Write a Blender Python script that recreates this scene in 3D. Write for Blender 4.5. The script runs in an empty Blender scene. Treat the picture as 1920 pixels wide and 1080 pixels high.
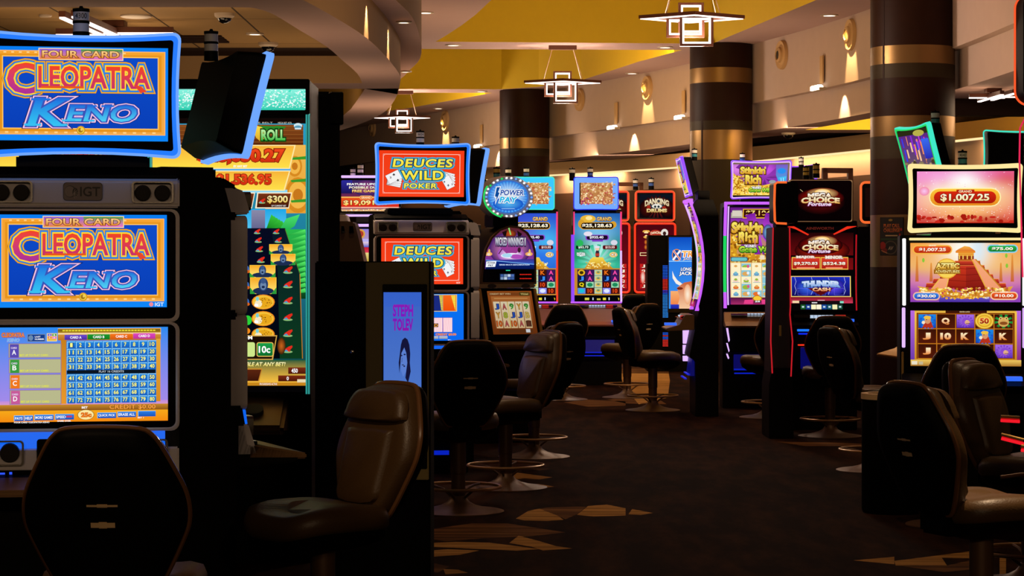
import bpy, bmesh, math, random
from mathutils import Vector, Matrix, geometry
R = math.radians
random.seed(7)
SC = bpy.context.scene
COL = SC.collection
# ------------------------------------------------------------------ camera
F = 4400.0            # focal length in pixels of the 1920 px frame
HY = 490.0            # image row of the horizon
CH = 1.55             # eye height
cam = bpy.data.cameras.new('camera'); camo = bpy.data.objects.new('camera', cam); COL.objects.link(camo)
camo.location = (0, 0, CH); camo.rotation_euler = (R(90), 0, 0)
cam.sensor_width = 36; cam.lens = 36 * F / 1920; cam.shift_y = -(540 - HY) / 1920
cam.clip_end = 200
SC.camera = camo
# ------------------------------------------------------------------ world, view, light
w = bpy.data.worlds.new('world'); SC.world = w; w.use_nodes = True
w.node_tree.nodes['Background'].inputs[0].default_value = (1.0, 0.62, 0.3, 1)
w.node_tree.nodes['Background'].inputs[1].default_value = 0.022
vs = SC.view_settings
vs.view_transform = 'Standard'; vs.look = 'None'; vs.gamma = 1; vs.use_curve_mapping = False; vs.exposure = 0.0
try:
    SC.cycles.use_denoising = True
    SC.cycles.max_bounces = 6; SC.cycles.diffuse_bounces = 3; SC.cycles.glossy_bounces = 3
    SC.cycles.sample_clamp_indirect = 3.0
    SC.cycles.caustics_reflective = False; SC.cycles.caustics_refractive = False
except Exception:
    pass
AMBER = (1.0, 0.60, 0.20); WARM = (1.0, 0.68, 0.40); YEL = (1.0, 0.62, 0.06)

def light(name, kind, loc, energy, col, rot=(0, 0, 0), **kw):
    l = bpy.data.lights.new(name, kind); l.energy = energy; l.color = col
    for k, v in kw.items(): setattr(l, k, v)
    o = bpy.data.objects.new(name, l); o.location = loc; o.rotation_euler = rot; COL.objects.link(o)
    return o
def aim(o, target):
    o.rotation_euler = (Vector(target) - o.location).to_track_quat('-Z', 'Y').to_euler(); return o
def area(name, loc, target, sx, sy, energy, col, spread=180):
    o = light(name, 'AREA', loc, energy, col, shape='RECTANGLE', size=sx, size_y=sy)
    o.data.spread = R(spread); return aim(o, target)
def spot(name, loc, target, energy, col, deg=60, blend=0.5, r=0.03):
    o = light(name, 'SPOT', loc, energy, col, spot_size=R(deg), spot_blend=blend, shadow_soft_size=r)
    return aim(o, target)

def px(x, y, d): return Vector(((x - 960) * d / F, d, CH + (HY - y) * d / F))
def pz(x, y, z):
    d = (z - CH) * F / (HY - y); return Vector(((x - 960) * d / F, d, z))

# cove strips in the three ceiling coffers (lying behind the near lip of each), general ceiling wash
def COVES():
    area('cove_strip_light', (1.2, 26.3, 4.70), (1.2, 33.0, 5.55), 4.4, 0.15, 34, YEL)
    area('cove_strip_light', (0.2, 34.5, 4.70), (0.0, 41.8, 5.35), 4.4, 0.15, 42, YEL)
    area('cove_strip_light', (-1.6, 43.2, 4.70), (-1.8, 47.5, 5.3), 2.6, 0.15, 16, YEL)
COVES()
# fill spots added under the ceiling, most of them above the picture's upper edge
for (x, y, z, e) in ((2.7, 12.6, 4.6, 96), (0.5, 17.0, 4.6, 96), (1.8, 20.5, 4.6, 96), (3.5, 18.0, 4.6, 96), (0.15, 21.5, 4.6, 84), (2.7, 24.6, 4.6, 96),
                     (1.0, 25.5, 4.6, 96), (1.8, 30.0, 4.6, 109), (3.4, 9.2, 4.6, 109), (0.0, 13.6, 4.6, 96), (-1.75, 6.4, 3.0, 46), (1.6, 34.0, 4.6, 109), (-1.2, 17.6, 3.0, 37)):
    spot('ceiling_fill_spot', (x, y, z), (x, y, 0), e, WARM, 80, 0.7, 0.05)
spot('ceiling_fill_spot', (2.3, 9.7, 4.6), (2.3, 9.5, 0), 800, WARM, 24, 0.6, 0.05)  # added spot that brightens the seat of the profile chair
spot('ceiling_fill_spot', (-0.95, 6.9, 3.0), (-0.5, 9.3, 0.95), 85, WARM, 22, 0.8, 0.05)  # added spot that lifts the sideways brown chair
# unseen upward fill lights, added around machine height
for (x, y, z, e, sx) in ((-3.0, 15.2, 2.4, 22, 2.0), (-1.6, 18.4, 1.9, 13, 1.6), (-1.1, 15.6, 1.9, 5, 1.2), (-1.2, 22.4, 1.9, 24, 1.4), (2.6, 22.6, 2.0, 70, 1.8), (1.4, 30.5, 2.0, 66, 2.2), (-1.6, 29.0, 2.0, 30, 2.0), (0.2, 36.5, 2.0, 90, 2.4), (-2.8, 43, 2.0, 110, 3.0), (0.4, 14.0, 2.2, 15, 1.0)):
    area('fill_uplight', (x, y, z), (x, y, z + 1), sx, 1.0, e, WARM)
# unseen front fill lamps, added behind the camera in place of further pendants
for x in (-2.2, 2.2): light('front_fill_lamp', 'POINT', (x, -3.0, 3.8), 190, WARM, shadow_soft_size=0.35)
# ------------------------------------------------------------------ materials
def s2l(c): return c / 12.92 if c <= 0.04045 else ((c + 0.055) / 1.055) ** 2.4
def hexl(h):
    h = h.lstrip('#')
    if len(h) == 3: h = ''.join(c * 2 for c in h)
    return tuple(s2l(int(h[i:i + 2], 16) / 255) for i in (0, 2, 4))
def pm(name, col, rough=0.5, metal=0.0, spec=0.5, bump=None, var=0.0, coat=0.0):
    m = bpy.data.materials.new(name); m.use_nodes = True
    nt = m.node_tree; b = nt.nodes['Principled BSDF']
    b.inputs['Base Color'].default_value = (*col, 1); b.inputs['Roughness'].default_value = rough
    b.inputs['Metallic'].default_value = metal; b.inputs['Specular IOR Level'].default_value = spec
    b.inputs['Coat Weight'].default_value = coat
    tc = nt.nodes.new('ShaderNodeTexCoord')
    if var:
        n = nt.nodes.new('ShaderNodeTexNoise'); n.inputs['Scale'].default_value = 6; n.inputs['Detail'].default_value = 5
        nt.links.new(tc.outputs['Object'], n.inputs['Vector'])
        mx = nt.nodes.new('ShaderNodeMix'); mx.data_type = 'RGBA'
        mx.inputs['A'].default_value = (*[c * (1 - var) for c in col], 1); mx.inputs['B'].default_value = (*[min(1, c * (1 + var)) for c in col], 1)
        nt.links.new(n.outputs['Fac'], mx.inputs['Factor']); nt.links.new(mx.outputs['Result'], b.inputs['Base Color'])
    if bump:
        n = nt.nodes.new('ShaderNodeTexNoise'); n.inputs['Scale'].default_value = bump[0]; n.inputs['Detail'].default_value = 4
        nt.links.new(tc.outputs['Object'], n.inputs['Vector'])
        bp = nt.nodes.new('ShaderNodeBump'); bp.inputs['Strength'].default_value = bump[1]; bp.inputs['Distance'].default_value = 0.004
        nt.links.new(n.outputs['Fac'], bp.inputs['Height']); nt.links.new(bp.outputs['Normal'], b.inputs['Normal'])
    return m
def em(name, col, st=1.0, body=(0.02, 0.02, 0.02)):
    m = bpy.data.materials.new(name); m.use_nodes = True
    b = m.node_tree.nodes['Principled BSDF']
    b.inputs['Base Color'].default_value = (*body, 1); b.inputs['Roughness'].default_value = 0.4
    if isinstance(col, str): col = hexl(col)
    b.inputs['Emission Color'].default_value = (*col, 1); b.inputs['Emission Strength'].default_value = st
    return m
ART = bpy.data.materials.new('display_picture'); ART.use_nodes = True
_nt = ART.node_tree; _nt.nodes.clear()
_at = _nt.nodes.new('ShaderNodeAttribute'); _at.attribute_name = 'Col'
_e = _nt.nodes.new('ShaderNodeEmission'); _o = _nt.nodes.new('ShaderNodeOutputMaterial')
_nt.links.new(_at.outputs['Color'], _e.inputs['Color']); _nt.links.new(_e.outputs[0], _o.inputs['Surface'])
PRINT = bpy.data.materials.new('printed_picture'); PRINT.use_nodes = True
_nt = PRINT.node_tree; _b = _nt.nodes['Principled BSDF']
_at = _nt.nodes.new('ShaderNodeAttribute'); _at.attribute_name = 'Col'; _nt.links.new(_at.outputs['Color'], _b.inputs['Base Color'])

M = {}
M['black'] = pm('black_cabinet_paint', (0.0022, 0.0017, 0.0016), 0.5, spec=0.10)
M['black_matte'] = pm('black_matte', (0.0015, 0.0012, 0.0012), 0.8, spec=0.05)
M['gloss'] = pm('black_gloss_glass', (0.002, 0.002, 0.002), 0.12, spec=0.3)
M['shell'] = pm('chair_shell_black', (0.0016, 0.0012, 0.0010), 0.6, spec=0.06)
M['leather'] = pm('chair_leather_brown', (0.078, 0.040, 0.013), 0.42, spec=0.45, bump=(120, 0.25), var=0.15)
M['trimb'] = pm('chair_trim_brown', (0.16, 0.07, 0.026), 0.16, spec=0.5)
M['poleb'] = pm('chair_column_bronze', (0.13, 0.065, 0.028), 0.45, metal=0.3)
M['ring'] = pm('chair_ring_bronze', (0.42, 0.24, 0.10), 0.35, metal=0.6)
M['plate'] = pm('tan_catchlight', (0.80, 0.55, 0.28), 0.6)  # pale tan stands in for light caught by chair slots and bin rim
M['silver'] = pm('silver_bezel', (0.80, 0.74, 0.76), 0.45)
M['bronze'] = pm('bronze_bezel', (0.25, 0.13, 0.05), 0.4, metal=0.5)
M['gold'] = pm('gold_trim', (0.7, 0.45, 0.14), 0.3, metal=0.9)
M['chrome'] = pm('chrome', (0.6, 0.56, 0.52), 0.2, metal=1.0)
M['grille'] = pm('speaker_grille', (0.03, 0.025, 0.024), 0.6, bump=(400, 0.8))
M['white'] = pm('candle_white', (0.92, 0.9, 0.86), 0.4)
M['teal'] = pm('candle_teal', (0.05, 0.32, 0.42), 0.35)
M['blue'] = pm('candle_blue', (0.05, 0.15, 0.6), 0.35)
M['amberc'] = pm('candle_yellow', (0.6, 0.42, 0.06), 0.35)
M['olive'] = pm('olive_faceplate', (0.2, 0.15, 0.05), 0.7, spec=0.1)
M['greyb'] = pm('grey_brown_plastic', (0.10, 0.055, 0.03), 0.5)
M['wall'] = pm('wall_plaster_taupe', (0.50, 0.365, 0.30), 0.9, bump=(60, 0.12), var=0.04, spec=0.2)
M['wall2'] = pm('wall_plaster_tan', (0.52, 0.32, 0.15), 0.9, bump=(60, 0.12), var=0.04, spec=0.2)
M['soffit'] = pm('soffit_plaster_mauve', (0.46, 0.30, 0.27), 0.9, bump=(60, 0.12), var=0.03, spec=0.2)
M['coffer'] = pm('coffer_plaster_ochre', (0.64, 0.46, 0.035), 0.9, bump=(60, 0.1), var=0.03, spec=0.2)
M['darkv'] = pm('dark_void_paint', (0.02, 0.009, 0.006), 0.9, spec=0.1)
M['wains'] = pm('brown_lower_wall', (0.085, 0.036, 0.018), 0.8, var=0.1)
M['bronzecol'] = pm('column_dark_wood', (0.017, 0.0045, 0.0015), 0.55, spec=0.12, var=0.25)
M['brass'] = pm('column_brushed_brass', (0.22, 0.125, 0.045), 0.40, metal=0.8)
M['gun'] = pm('column_gunmetal', (0.03, 0.02, 0.010), 0.55, spec=0.15, metal=0.2)
M['pend'] = pm('pendant_bronze', (0.10, 0.03, 0.015), 0.5, metal=0.2)
M['cable'] = pm('pendant_cable', (0.65, 0.45, 0.35), 0.4)
M['dome'] = pm('camera_dome_black', (0.004, 0.004, 0.005), 0.08, spec=0.6)
M['whitep'] = pm('white_plastic', (0.5, 0.4, 0.3), 0.5)
M['pink'] = pm('deck_pink_lit', (0.42, 0.16, 0.12), 0.35)  # pink light on the decks is put into this base colour
M['led'] = em('pendant_led', (1.0, 0.80, 0.72), 2.6)
M['lamp'] = em('downlight_lens', (1.0, 0.86, 0.66), 3.0)
M['cove'] = em('cove_led_strip', (1.0, 0.74, 0.36), 1.15)
def LED(name, col, st=1.0):
    k = 'L' + name
    if k not in M: M[k] = em('led_' + name, col, st)
    return M[k]
LED('blue', '#1a7bff', 1.0); LED('bluepale', '#6fa8ff', 1.0); LED('bluedeep', '#0a2cff', 0.8); LED('cyan', '#25c8ff', 1.0)
LED('teal', '#3fe9c8', 1.0); LED('green', '#19d860', 1.0); LED('mag', '#c65cff', 1.1); LED('pink', '#ff3a78', 1.0)
LED('purple', '#8a3cff', 1.1); LED('red', '#ff3418', 0.95); LED('orange', '#ff6a2a', 1.0); LED('yellow', '#ffe9a0', 1.0)
LED('white', '#ffffff', 1.3); LED('lilac', '#d9b0ff', 1.2); LED('redd', '#d01424', 0.8); LED('tealdark', '#0e7f78', 0.6)
LED('amberglow', '#b98a5c', 0.6)

# ------------------------------------------------------------------ mesh builder
class MB:
    def __init__(s): s.v = []; s.f = []; s.m = []; s.cur = 0; s.T = None
    def add(s, vs, fs):
        b = len(s.v)
        for p in vs:
            p = Vector(p)
            s.v.append(s.T @ p if s.T is not None else p)
        for f in fs: s.f.append([b + i for i in f]); s.m.append(s.cur)
        return s
    def mat(s, i): s.cur = i; return s
    def box(s, x0, x1, y0, y1, z0, z1):
        v = [(x, y, z) for z in (z0, z1) for y in (y0, y1) for x in (x0, x1)]
        return s.add(v, [(0, 2, 3, 1), (4, 5, 7, 6), (0, 1, 5, 4), (2, 6, 7, 3), (0, 4, 6, 2), (1, 3, 7, 5)])
    def _prism(s, a, b):
        n = len(a)
        return s.add(list(a) + list(b), [list(range(n))[::-1], list(range(n, 2 * n))] + [(i, (i + 1) % n, n + (i + 1) % n, n + i) for i in range(n)])
    def pxz(s, pts, y0, y1): return s._prism([(x, y1, z) for x, z in pts], [(x, y0, z) for x, z in pts])
    def pyz(s, pts, x0, x1): return s._prism([(x0, y, z) for y, z in pts], [(x1, y, z) for y, z in pts])
    def pxy(s, pts, z0, z1): return s._prism([(x, y, z0) for x, y in pts], [(x, y, z1) for x, y in pts])
    def frame(s, o, i, y0, y1):
        n = len(o); v = [(x, y0, z) for x, z in o] + [(x, y0, z) for x, z in i] + [(x, y1, z) for x, z in o] + [(x, y1, z) for x, z in i]
        f = []
        for k in range(n):
            j = (k + 1) % n
            f += [(k, j, n + j, n + k), (2 * n + j, 2 * n + k, 3 * n + k, 3 * n + j), (j, k, 2 * n + k, 2 * n + j), (n + k, n + j, 3 * n + j, 3 * n + k)]
        return s.add(v, f)
    def rings(s, rs, cap0=True, cap1=True, closed=True):
        n = len(rs[0]); v = [p for r in rs for p in r]; f = []
        for a in range(len(rs) - 1):
            for k in range(n if closed else n - 1):
                j = (k + 1) % n
                f.append((a * n + k, a * n + j, (a + 1) * n + j, (a + 1) * n + k))
        if cap0: f.append(list(range(n))[::-1])
        if cap1: f.append([(len(rs) - 1) * n + k for k in range(n)])
        return s.add(v, f)
    def lathe(s, prof, seg=24, c=(0, 0, 0), sx=1, sy=1):
        rs = [[(c[0] + r * sx * math.cos(2 * math.pi * k / seg), c[1] + r * sy * math.sin(2 * math.pi * k / seg), c[2] + z) for k in range(seg)] for r, z in prof]
        return s.rings(rs)
    def tube(s, path, r, seg=8, closed=False):
        P = [Vector(p) for p in path]; n = len(P); rs = []; up = None
        for i in range(n):
            t = (P[(i + 1) % n] - P[i - 1]) if closed else (P[min(i + 1, n - 1)] - P[max(i - 1, 0)])
            t.normalize()
            if up is None:
                up = Vector((0, 0, 1)) if abs(t.z) < 0.9 else Vector((1, 0, 0))
            a = t.cross(up).normalized(); up = a.cross(t).normalized()
            rs.append([P[i] + (a * math.cos(2 * math.pi * k / seg) + up * math.sin(2 * math.pi * k / seg)) * r for k in range(seg)])
        if closed: rs.append(rs[0])
        return s.rings(rs, not closed, not closed)
    def text(s, t, x0, z0, x1, z1, y):
        V, T = glyphs(t)
        mn = [min(p[i] for p in V) for i in (0, 1)]; mx_ = [max(p[i] for p in V) for i in (0, 1)]
        return s.add([(x0 + (p[0] - mn[0]) / (mx_[0] - mn[0]) * (x1 - x0), y, z0 + (p[1] - mn[1]) / (mx_[1] - mn[1]) * (z1 - z0)) for p in V], T)
    def build(s, name, mats, parent=None, bevel=0, ang=35, seg=2, smooth=True):
        me = bpy.data.meshes.new(name)
        me.from_pydata([tuple(p) for p in s.v], [], s.f); me.update()
        for i, p in enumerate(me.polygons): p.material_index = s.m[i]
        for m in (mats if isinstance(mats, (list, tuple)) else [mats]): me.materials.append(m)
        bm = bmesh.new(); bm.from_mesh(me)
        bmesh.ops.remove_doubles(bm, verts=bm.verts, dist=1e-6)
        bmesh.ops.recalc_face_normals(bm, faces=bm.faces)
        if bevel:
            es = [e for e in bm.edges if len(e.link_faces) == 2 and e.calc_face_angle(0) > R(30)]
            bmesh.ops.bevel(bm, geom=es, offset=bevel, segments=seg, affect='EDGES', clamp_overlap=True)
        bm.to_mesh(me); bm.free()
        if smooth:
            for p in me.polygons: p.use_smooth = True
            me.set_sharp_from_angle(angle=R(ang))
        o = bpy.data.objects.new(name, me); COL.objects.link(o)
        if parent: o.parent = parent
        return o

def rr(x0, z0, x1, z1, r, n=4, bow=0.0, bowx=0.0):
    """rounded rectangle loop; bow pulls the middle of the long sides inwards"""
    pts = []
    for cx, cz, a0 in ((x1 - r, z0 + r, -90), (x1 - r, z1 - r, 0), (x0 + r, z1 - r, 90), (x0 + r, z0 + r, 180)):
        for k in range(n + 1):
            a = R(a0 + 90 * k / n); pts.append((cx + r * math.cos(a), cz + r * math.sin(a)))
    if not (bow or bowx): return pts
    out = []
    for i, p in enumerate(pts):
        q = pts[(i + 1) % len(pts)]; out.append(p)
        if math.hypot(q[0] - p[0], q[1] - p[1]) > 3 * r:
            for k in range(1, 6): out.append((p[0] + (q[0] - p[0]) * k / 6, p[1] + (q[1] - p[1]) * k / 6))
    cx, cz, hx, hz = (x0 + x1) / 2, (z0 + z1) / 2, (x1 - x0) / 2, (z1 - z0) / 2
    return [(x - (x - cx) / hx * bowx * max(0, 1 - ((z - cz) / hz) ** 2), z - (z - cz) / hz * bow * max(0, 1 - ((x - cx) / hx) ** 2)) for x, z in out]

_G = {}
def glyphs(t, off=0.0, shear=0.0, space=1.0):
    k = (t, off, shear, space)
    if k in _G: return _G[k]
    c = bpy.data.curves.new('t', 'FONT'); c.body = t; c.offset = off; c.shear = shear; c.space_character = space
    c.resolution_u = 3; c.fill_mode = 'FRONT'
    o = bpy.data.objects.new('t', c)
    me = o.to_mesh()
    V = [(v.co.x, v.co.y) for v in me.vertices]; T = [tuple(p.vertices) for p in me.polygons]
    o.to_mesh_clear(); bpy.data.objects.remove(o); bpy.data.curves.remove(c)
    _G[k] = (V, T); return _G[k]

def clip(P, ax, val, sg):
    out = []; n = len(P)
    for i in range(n):
        a, b = P[i], P[(i + 1) % n]; da, db = (a[ax] - val) * sg, (b[ax] - val) * sg
        if da >= 0: out.append(a)
        if (da > 0 > db) or (da < 0 < db):
            t = da / (da - db); out.append(tuple(a[k] + (b[k] - a[k]) * t for k in range(5)))
    return out

def blobs(base, L):
    """base: (top, bottom) colours; L: (a, b, ra, rb, colour, weight) soft glows laid over it"""
    t, bt = hexl(base[0]), hexl(base[1]); L = [(a, b, ra, rb, hexl(c), w_) for a, b, ra, rb, c, w_ in L]
    def fn(a, b):
        c = [t[i] * (1 - b) + bt[i] * b for i in range(3)]
        for x, y, ra, rb, k, w_ in L:
            q = w_ * math.exp(-(((a - x) / ra) ** 2 + ((b - y) / rb) ** 2)); c = [c[i] * (1 - q) + k[i] * q for i in range(3)]
        return c
    return fn

class Art:
    """flat coloured picture shapes of a display, laid in thin layers; coordinates u right, v down"""
    def __init__(s, rect, face, yf=None, gain=1.0):
        s.r = rect; s.fc = face; s.yf = yf or (lambda z: 0.0); s.curved = yf is not None; s.v = []; s.f = []; s.c = []; s.l = 0; s.g = gain
    def _p(s, u, v):
        r, f = s.r, s.fc
        return (f[0] + (u - r[0]) / (r[2] - r[0]) * (f[2] - f[0]), f[3] + (v - r[1]) / (r[3] - r[1]) * (f[1] - f[3]))
    def _c(s, col, t):
        if isinstance(col, (tuple, list)) and isinstance(col[0], str):
            a, b = hexl(col[0]), hexl(col[1]); c = tuple(a[i] * (1 - t) + b[i] * t for i in range(3))
        elif isinstance(col, str): c = hexl(col)
        else: c = col
        return tuple(x * s.g for x in c)
    def add(s, pts, faces, col, keep=False, cols=None):
        if not keep: s.l += 1
        v0 = min(p[1] for p in pts); v1 = max(p[1] for p in pts)
        V = [(p[0], p[1]) + (tuple(cols[i]) if cols else s._c(col, (p[1] - v0) / max(1e-6, v1 - v0))) for i, p in enumerate(pts)]
        R0 = s.r; bands = [(R0[1], R0[3])]
        if s.curved:
            n = 10; bands = [(R0[1] + (R0[3] - R0[1]) * k / n, R0[1] + (R0[3] - R0[1]) * (k + 1) / n) for k in range(n)]
        inside = all(R0[0] <= p[0] <= R0[2] and R0[1] <= p[1] <= R0[3] for p in V)
        if inside and not s.curved:
            b = len(s.v)
            for p in V: s._put(p)
            for f in faces: s.f.append([b + i for i in f])
            return s
        for f in faces:
            P = [V[i] for i in f]
            P = clip(clip(P, 0, R0[0], 1), 0, R0[2], -1)
            if len(P) < 3: continue
            lo = min(p[1] for p in P); hi = max(p[1] for p in P)
            for a, c in bands:
                if hi <= a or lo >= c: continue
                Q = clip(clip(P, 1, a, 1), 1, c, -1)
                if len(Q) >= 3:
                    b = len(s.v)
                    for p in Q: s._put(p)
                    s.f.append(list(range(b, b + len(Q))))
        return s
    def _put(s, p):
        x, z = s._p(p[0], p[1]); s.v.append((x, s.yf(z) - s.l * 0.00025, z)); s.c.append(p[2:5])
    def field(s, u0, v0, u1, v1, nx, ny, fn):
        """smoothly mixed picture area; fn(a, b) gives a colour over 0..1"""
        pts = [(u0 + (u1 - u0) * i / nx, v0 + (v1 - v0) * j / ny) for j in range(ny + 1) for i in range(nx + 1)]
        cols = [tuple(c * s.g for c in fn(i / nx, j / ny)) for j in range(ny + 1) for i in range(nx + 1)]
        return s.add(pts, [(j * (nx + 1) + i, j * (nx + 1) + i + 1, (j + 1) * (nx + 1) + i + 1, (j + 1) * (nx + 1) + i) for j in range(ny) for i in range(nx)], None, False, cols)
    def rect(s, u0, v0, u1, v1, col, keep=False, rows=1):
        pts = []; fs = []
        for k in range(rows + 1):
            v = v0 + (v1 - v0) * k / rows; pts += [(u0, v), (u1, v)]
        for k in range(rows): fs.append((2 * k, 2 * k + 1, 2 * k + 3, 2 * k + 2))
        return s.add(pts, fs, col, keep)
    def poly(s, pts, col, keep=False): return s.add(pts, [list(range(len(pts)))], col, keep)
    def rrect(s, u0, v0, u1, v1, r, col, keep=False): return s.poly(rr(u0, v0, u1, v1, r), col, keep)
    def ell(s, cu, cv, ru, rv, col, n=20, edge=None, keep=False):
        pts = [(cu, cv)] + [(cu + ru * math.cos(2 * math.pi * k / n), cv + rv * math.sin(2 * math.pi * k / n)) for k in range(n)]
        cols = [s._c(col, 0.5)] + [s._c(edge, 0.5)] * n if edge else None
        return s.add(pts, [(0, 1 + k, 1 + (k + 1) % n) for k in range(n)], col, keep, cols)
    def line(s, p, q, w, col, keep=False):
        d = Vector((q[0] - p[0], q[1] - p[1])).normalized() * (w / 2); n = (-d.y, d.x)
        return s.poly([(p[0] + n[0], p[1] + n[1]), (q[0] + n[0], q[1] + n[1]), (q[0] - n[0], q[1] - n[1]), (p[0] - n[0], p[1] - n[1])], col, keep)
    def box(s, u0, v0, u1, v1, w, col):
        s.rect(u0, v0, u1, v0 + w, col); s.rect(u0, v1 - w, u1, v1, col, True)
        s.rect(u0, v0, u0 + w, v1, col, True); return s.rect(u1 - w, v0, u1, v1, col, True)
    def burst(s, cu, cv, ru, rv, n, col, edge, a0=0.0):
        for k in range(n):
            a = 2 * math.pi * (k + a0) / n; b = a + math.pi / n
            s.add([(cu, cv), (cu + ru * math.cos(a), cv + rv * math.sin(a)), (cu + ru * math.cos(b), cv + rv * math.sin(b))], [(0, 1, 2)], col, k > 0, [s._c(col, 0), s._c(edge, 0), s._c(edge, 0)])
        return s
    def text(s, t, u0, v0, u1, v1, col, outs=(), shear=0.0, bold=0.03, arc=0.0, keep=False, space=1.0):
        V, T = glyphs(t, bold, shear, space)
        x0 = min(p[0] for p in V); x1 = max(p[0] for p in V); y0 = min(p[1] for p in V); y1 = max(p[1] for p in V)
        def mp(p):
            a = (p[0] - x0) / (x1 - x0); v = v1 - (p[1] - y0) / (y1 - y0) * (v1 - v0)
            return (u0 + a * (u1 - u0), v + arc * (2 * a - 1) ** 2)
        for off, c in outs:
            W, U = glyphs(t, bold + off, shear, space); s.add([mp(p) for p in W], U, c, keep)
        return s.add([mp(p) for p in V], T, col, keep)
    def speck(s, u0, v0, u1, v1, n, cols, r0, r1, k=6):
        s.l += 1
        for i in range(n):
            s.ell(random.uniform(u0, u1), random.uniform(v0, v1), random.uniform(r0, r1), random.uniform(r0, r1) * 0.8, random.choice(cols), k, keep=(i % 12 != 0))
        return s
    def build(s, name, parent, mat=None, y=0.0):
        if getattr(s, 'round', False):
            f = s.fc; cx, cz, rx, rz = (f[0] + f[2]) / 2, (f[1] + f[3]) / 2, (f[2] - f[0]) / 2, (f[3] - f[1]) / 2
            for i, p in enumerate(s.v):
                q = math.hypot((p[0] - cx) / rx, (p[2] - cz) / rz)
                if q > 1: s.v[i] = (cx + (p[0] - cx) / q, p[1], cz + (p[2] - cz) / q)
        me = bpy.data.meshes.new(name); me.from_pydata([(p[0], p[1] + y, p[2]) for p in s.v], [], s.f)
        at = me.color_attributes.new('Col', 'FLOAT_COLOR', 'POINT')
        for i, c in enumerate(s.c): at.data[i].color = (*c, 1)
        me.materials.append(mat or ART); me.update()
        o = bpy.data.objects.new(name, me); COL.objects.link(o); o.parent = parent
        return o

def tag(o, label=None, cat=None, group=None, kind=None):
    for k, v in (('label', label), ('category', cat), ('group', group), ('kind', kind)):
        if v: o[k] = v
    return o
def empty(name, loc, rz=0.0):
    o = bpy.data.objects.new(name, None); o.empty_display_size = 0.1; COL.objects.link(o)
    o.location = loc; o.rotation_euler = (0, 0, rz); return o
KIDS = {}
def copy_tree(o, parent=None):
    c = o.copy(); COL.objects.link(c)
    for k in ('label', 'category', 'group'):
        if parent is None and k in c.keys(): del c[k]
    c.parent = parent
    for ch in list(o.children): copy_tree(ch, c)
    return c
# ------------------------------------------------------------------ the room
ZC, Z1, Z2, ZT = 4.63, 3.05, 3.34, 3.28
def struct(o, label=None): return tag(o, label, None, None, 'structure')

# carpet: dark brown pile with woven tan leaf shapes
def carpet(name, col, col2, sc):
    m = bpy.data.materials.new(name); m.use_nodes = True; nt = m.node_tree; b = nt.nodes['Principled BSDF']
    b.inputs['Roughness'].default_value = 1.0; b.inputs['Specular IOR Level'].default_value = 0.05
    tc = nt.nodes.new('ShaderNodeTexCoord'); mp = nt.nodes.new('ShaderNodeMapping'); mp.inputs['Scale'].default_value = sc
    n = nt.nodes.new('ShaderNodeTexNoise'); n.inputs['Scale'].default_value = 1.0; n.inputs['Detail'].default_value = 6; n.inputs['Roughness'].default_value = 0.65
    cr = nt.nodes.new('ShaderNodeValToRGB'); cr.color_ramp.elements[0].position = 0.42; cr.color_ramp.elements[0].color = (*col, 1)
    cr.color_ramp.elements[1].position = 0.66; cr.color_ramp.elements[1].color = (*col2, 1)
    nt.links.new(tc.outputs['Object'], mp.inputs['Vector']); nt.links.new(mp.outputs[0], n.inputs['Vector'])
    nt.links.new(n.outputs['Fac'], cr.inputs['Fac']); nt.links.new(cr.outputs['Color'], b.inputs['Base Color'])
    return m
CARP = [carpet('carpet_dark_brown', (0.0075, 0.0019, 0.0009), (0.026, 0.0085, 0.003), (5, 1.2, 1)),
        carpet('carpet_tan_weave', (0.20, 0.095, 0.022), (0.52, 0.27, 0.08), (1.2, 22, 1)),
        carpet('carpet_brown_weave', (0.05, 0.02, 0.008), (0.20, 0.09, 0.03), (1.0, 16, 1))]
fl = MB(); fl.add([(-14, 2, 0), (14, 2, 0), (14, 62, 0), (-14, 62, 0)], [(0, 1, 2, 3)])
def leaf(pts, mat, ox, oy, k, z=0.0012):
    P = [pz(ox + u / k, oy + v / k, 0) for u, v in pts]
    fl.mat(mat).add([(p.x, p.y, z) for p in P], [list(range(len(P)))])
k5 = 2.842
for pts in ([(475, 775), (540, 735), (600, 722), (700, 760), (730, 782), (640, 787), (520, 785)],
            [(800, 755), (860, 708), (960, 700), (1060, 720), (1060, 758), (890, 764)], [(1075, 752), (1095, 724), (1205, 745), (1140, 756)],
            [(30, 905), (150, 899), (330, 903), (430, 915), (600, 938), (480, 946), (300, 938), (120, 930), (30, 925)],
            [(440, 905), (490, 866), (600, 895), (690, 922), (775, 934), (620, 945), (560, 925)],
            [(30, 945), (110, 938), (280, 945), (180, 968), (30, 978)],
            [(430, 545), (480, 530), (560, 540), (670, 555), (600, 566), (520, 560), (440, 572)],
            [(590, 590), (680, 604), (620, 612), (480, 632), (470, 600)], [(90, 1045), (170, 1048), (220, 1064), (100, 1072)]):
    leaf(pts, 1, 800, 700, k5)
for pts in ([(545, 728), (640, 716), (800, 710), (850, 712), (800, 752), (740, 778), (700, 760), (600, 722)],
            [(30, 830), (240, 800), (430, 800), (560, 820), (740, 848), (560, 868), (300, 880), (100, 895), (30, 885)],
            [(30, 1010), (120, 1030), (60, 1062), (30, 1060)], [(560, 510), (660, 508), (600, 518)], [(730, 155), (860, 140), (1060, 150), (1060, 172), (860, 178)],
            [(960, 140), (1060, 128), (1240, 140), (1280, 165), (1060, 160)]):
    leaf(pts, 2, 800, 700, k5, 0.0006)
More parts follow.
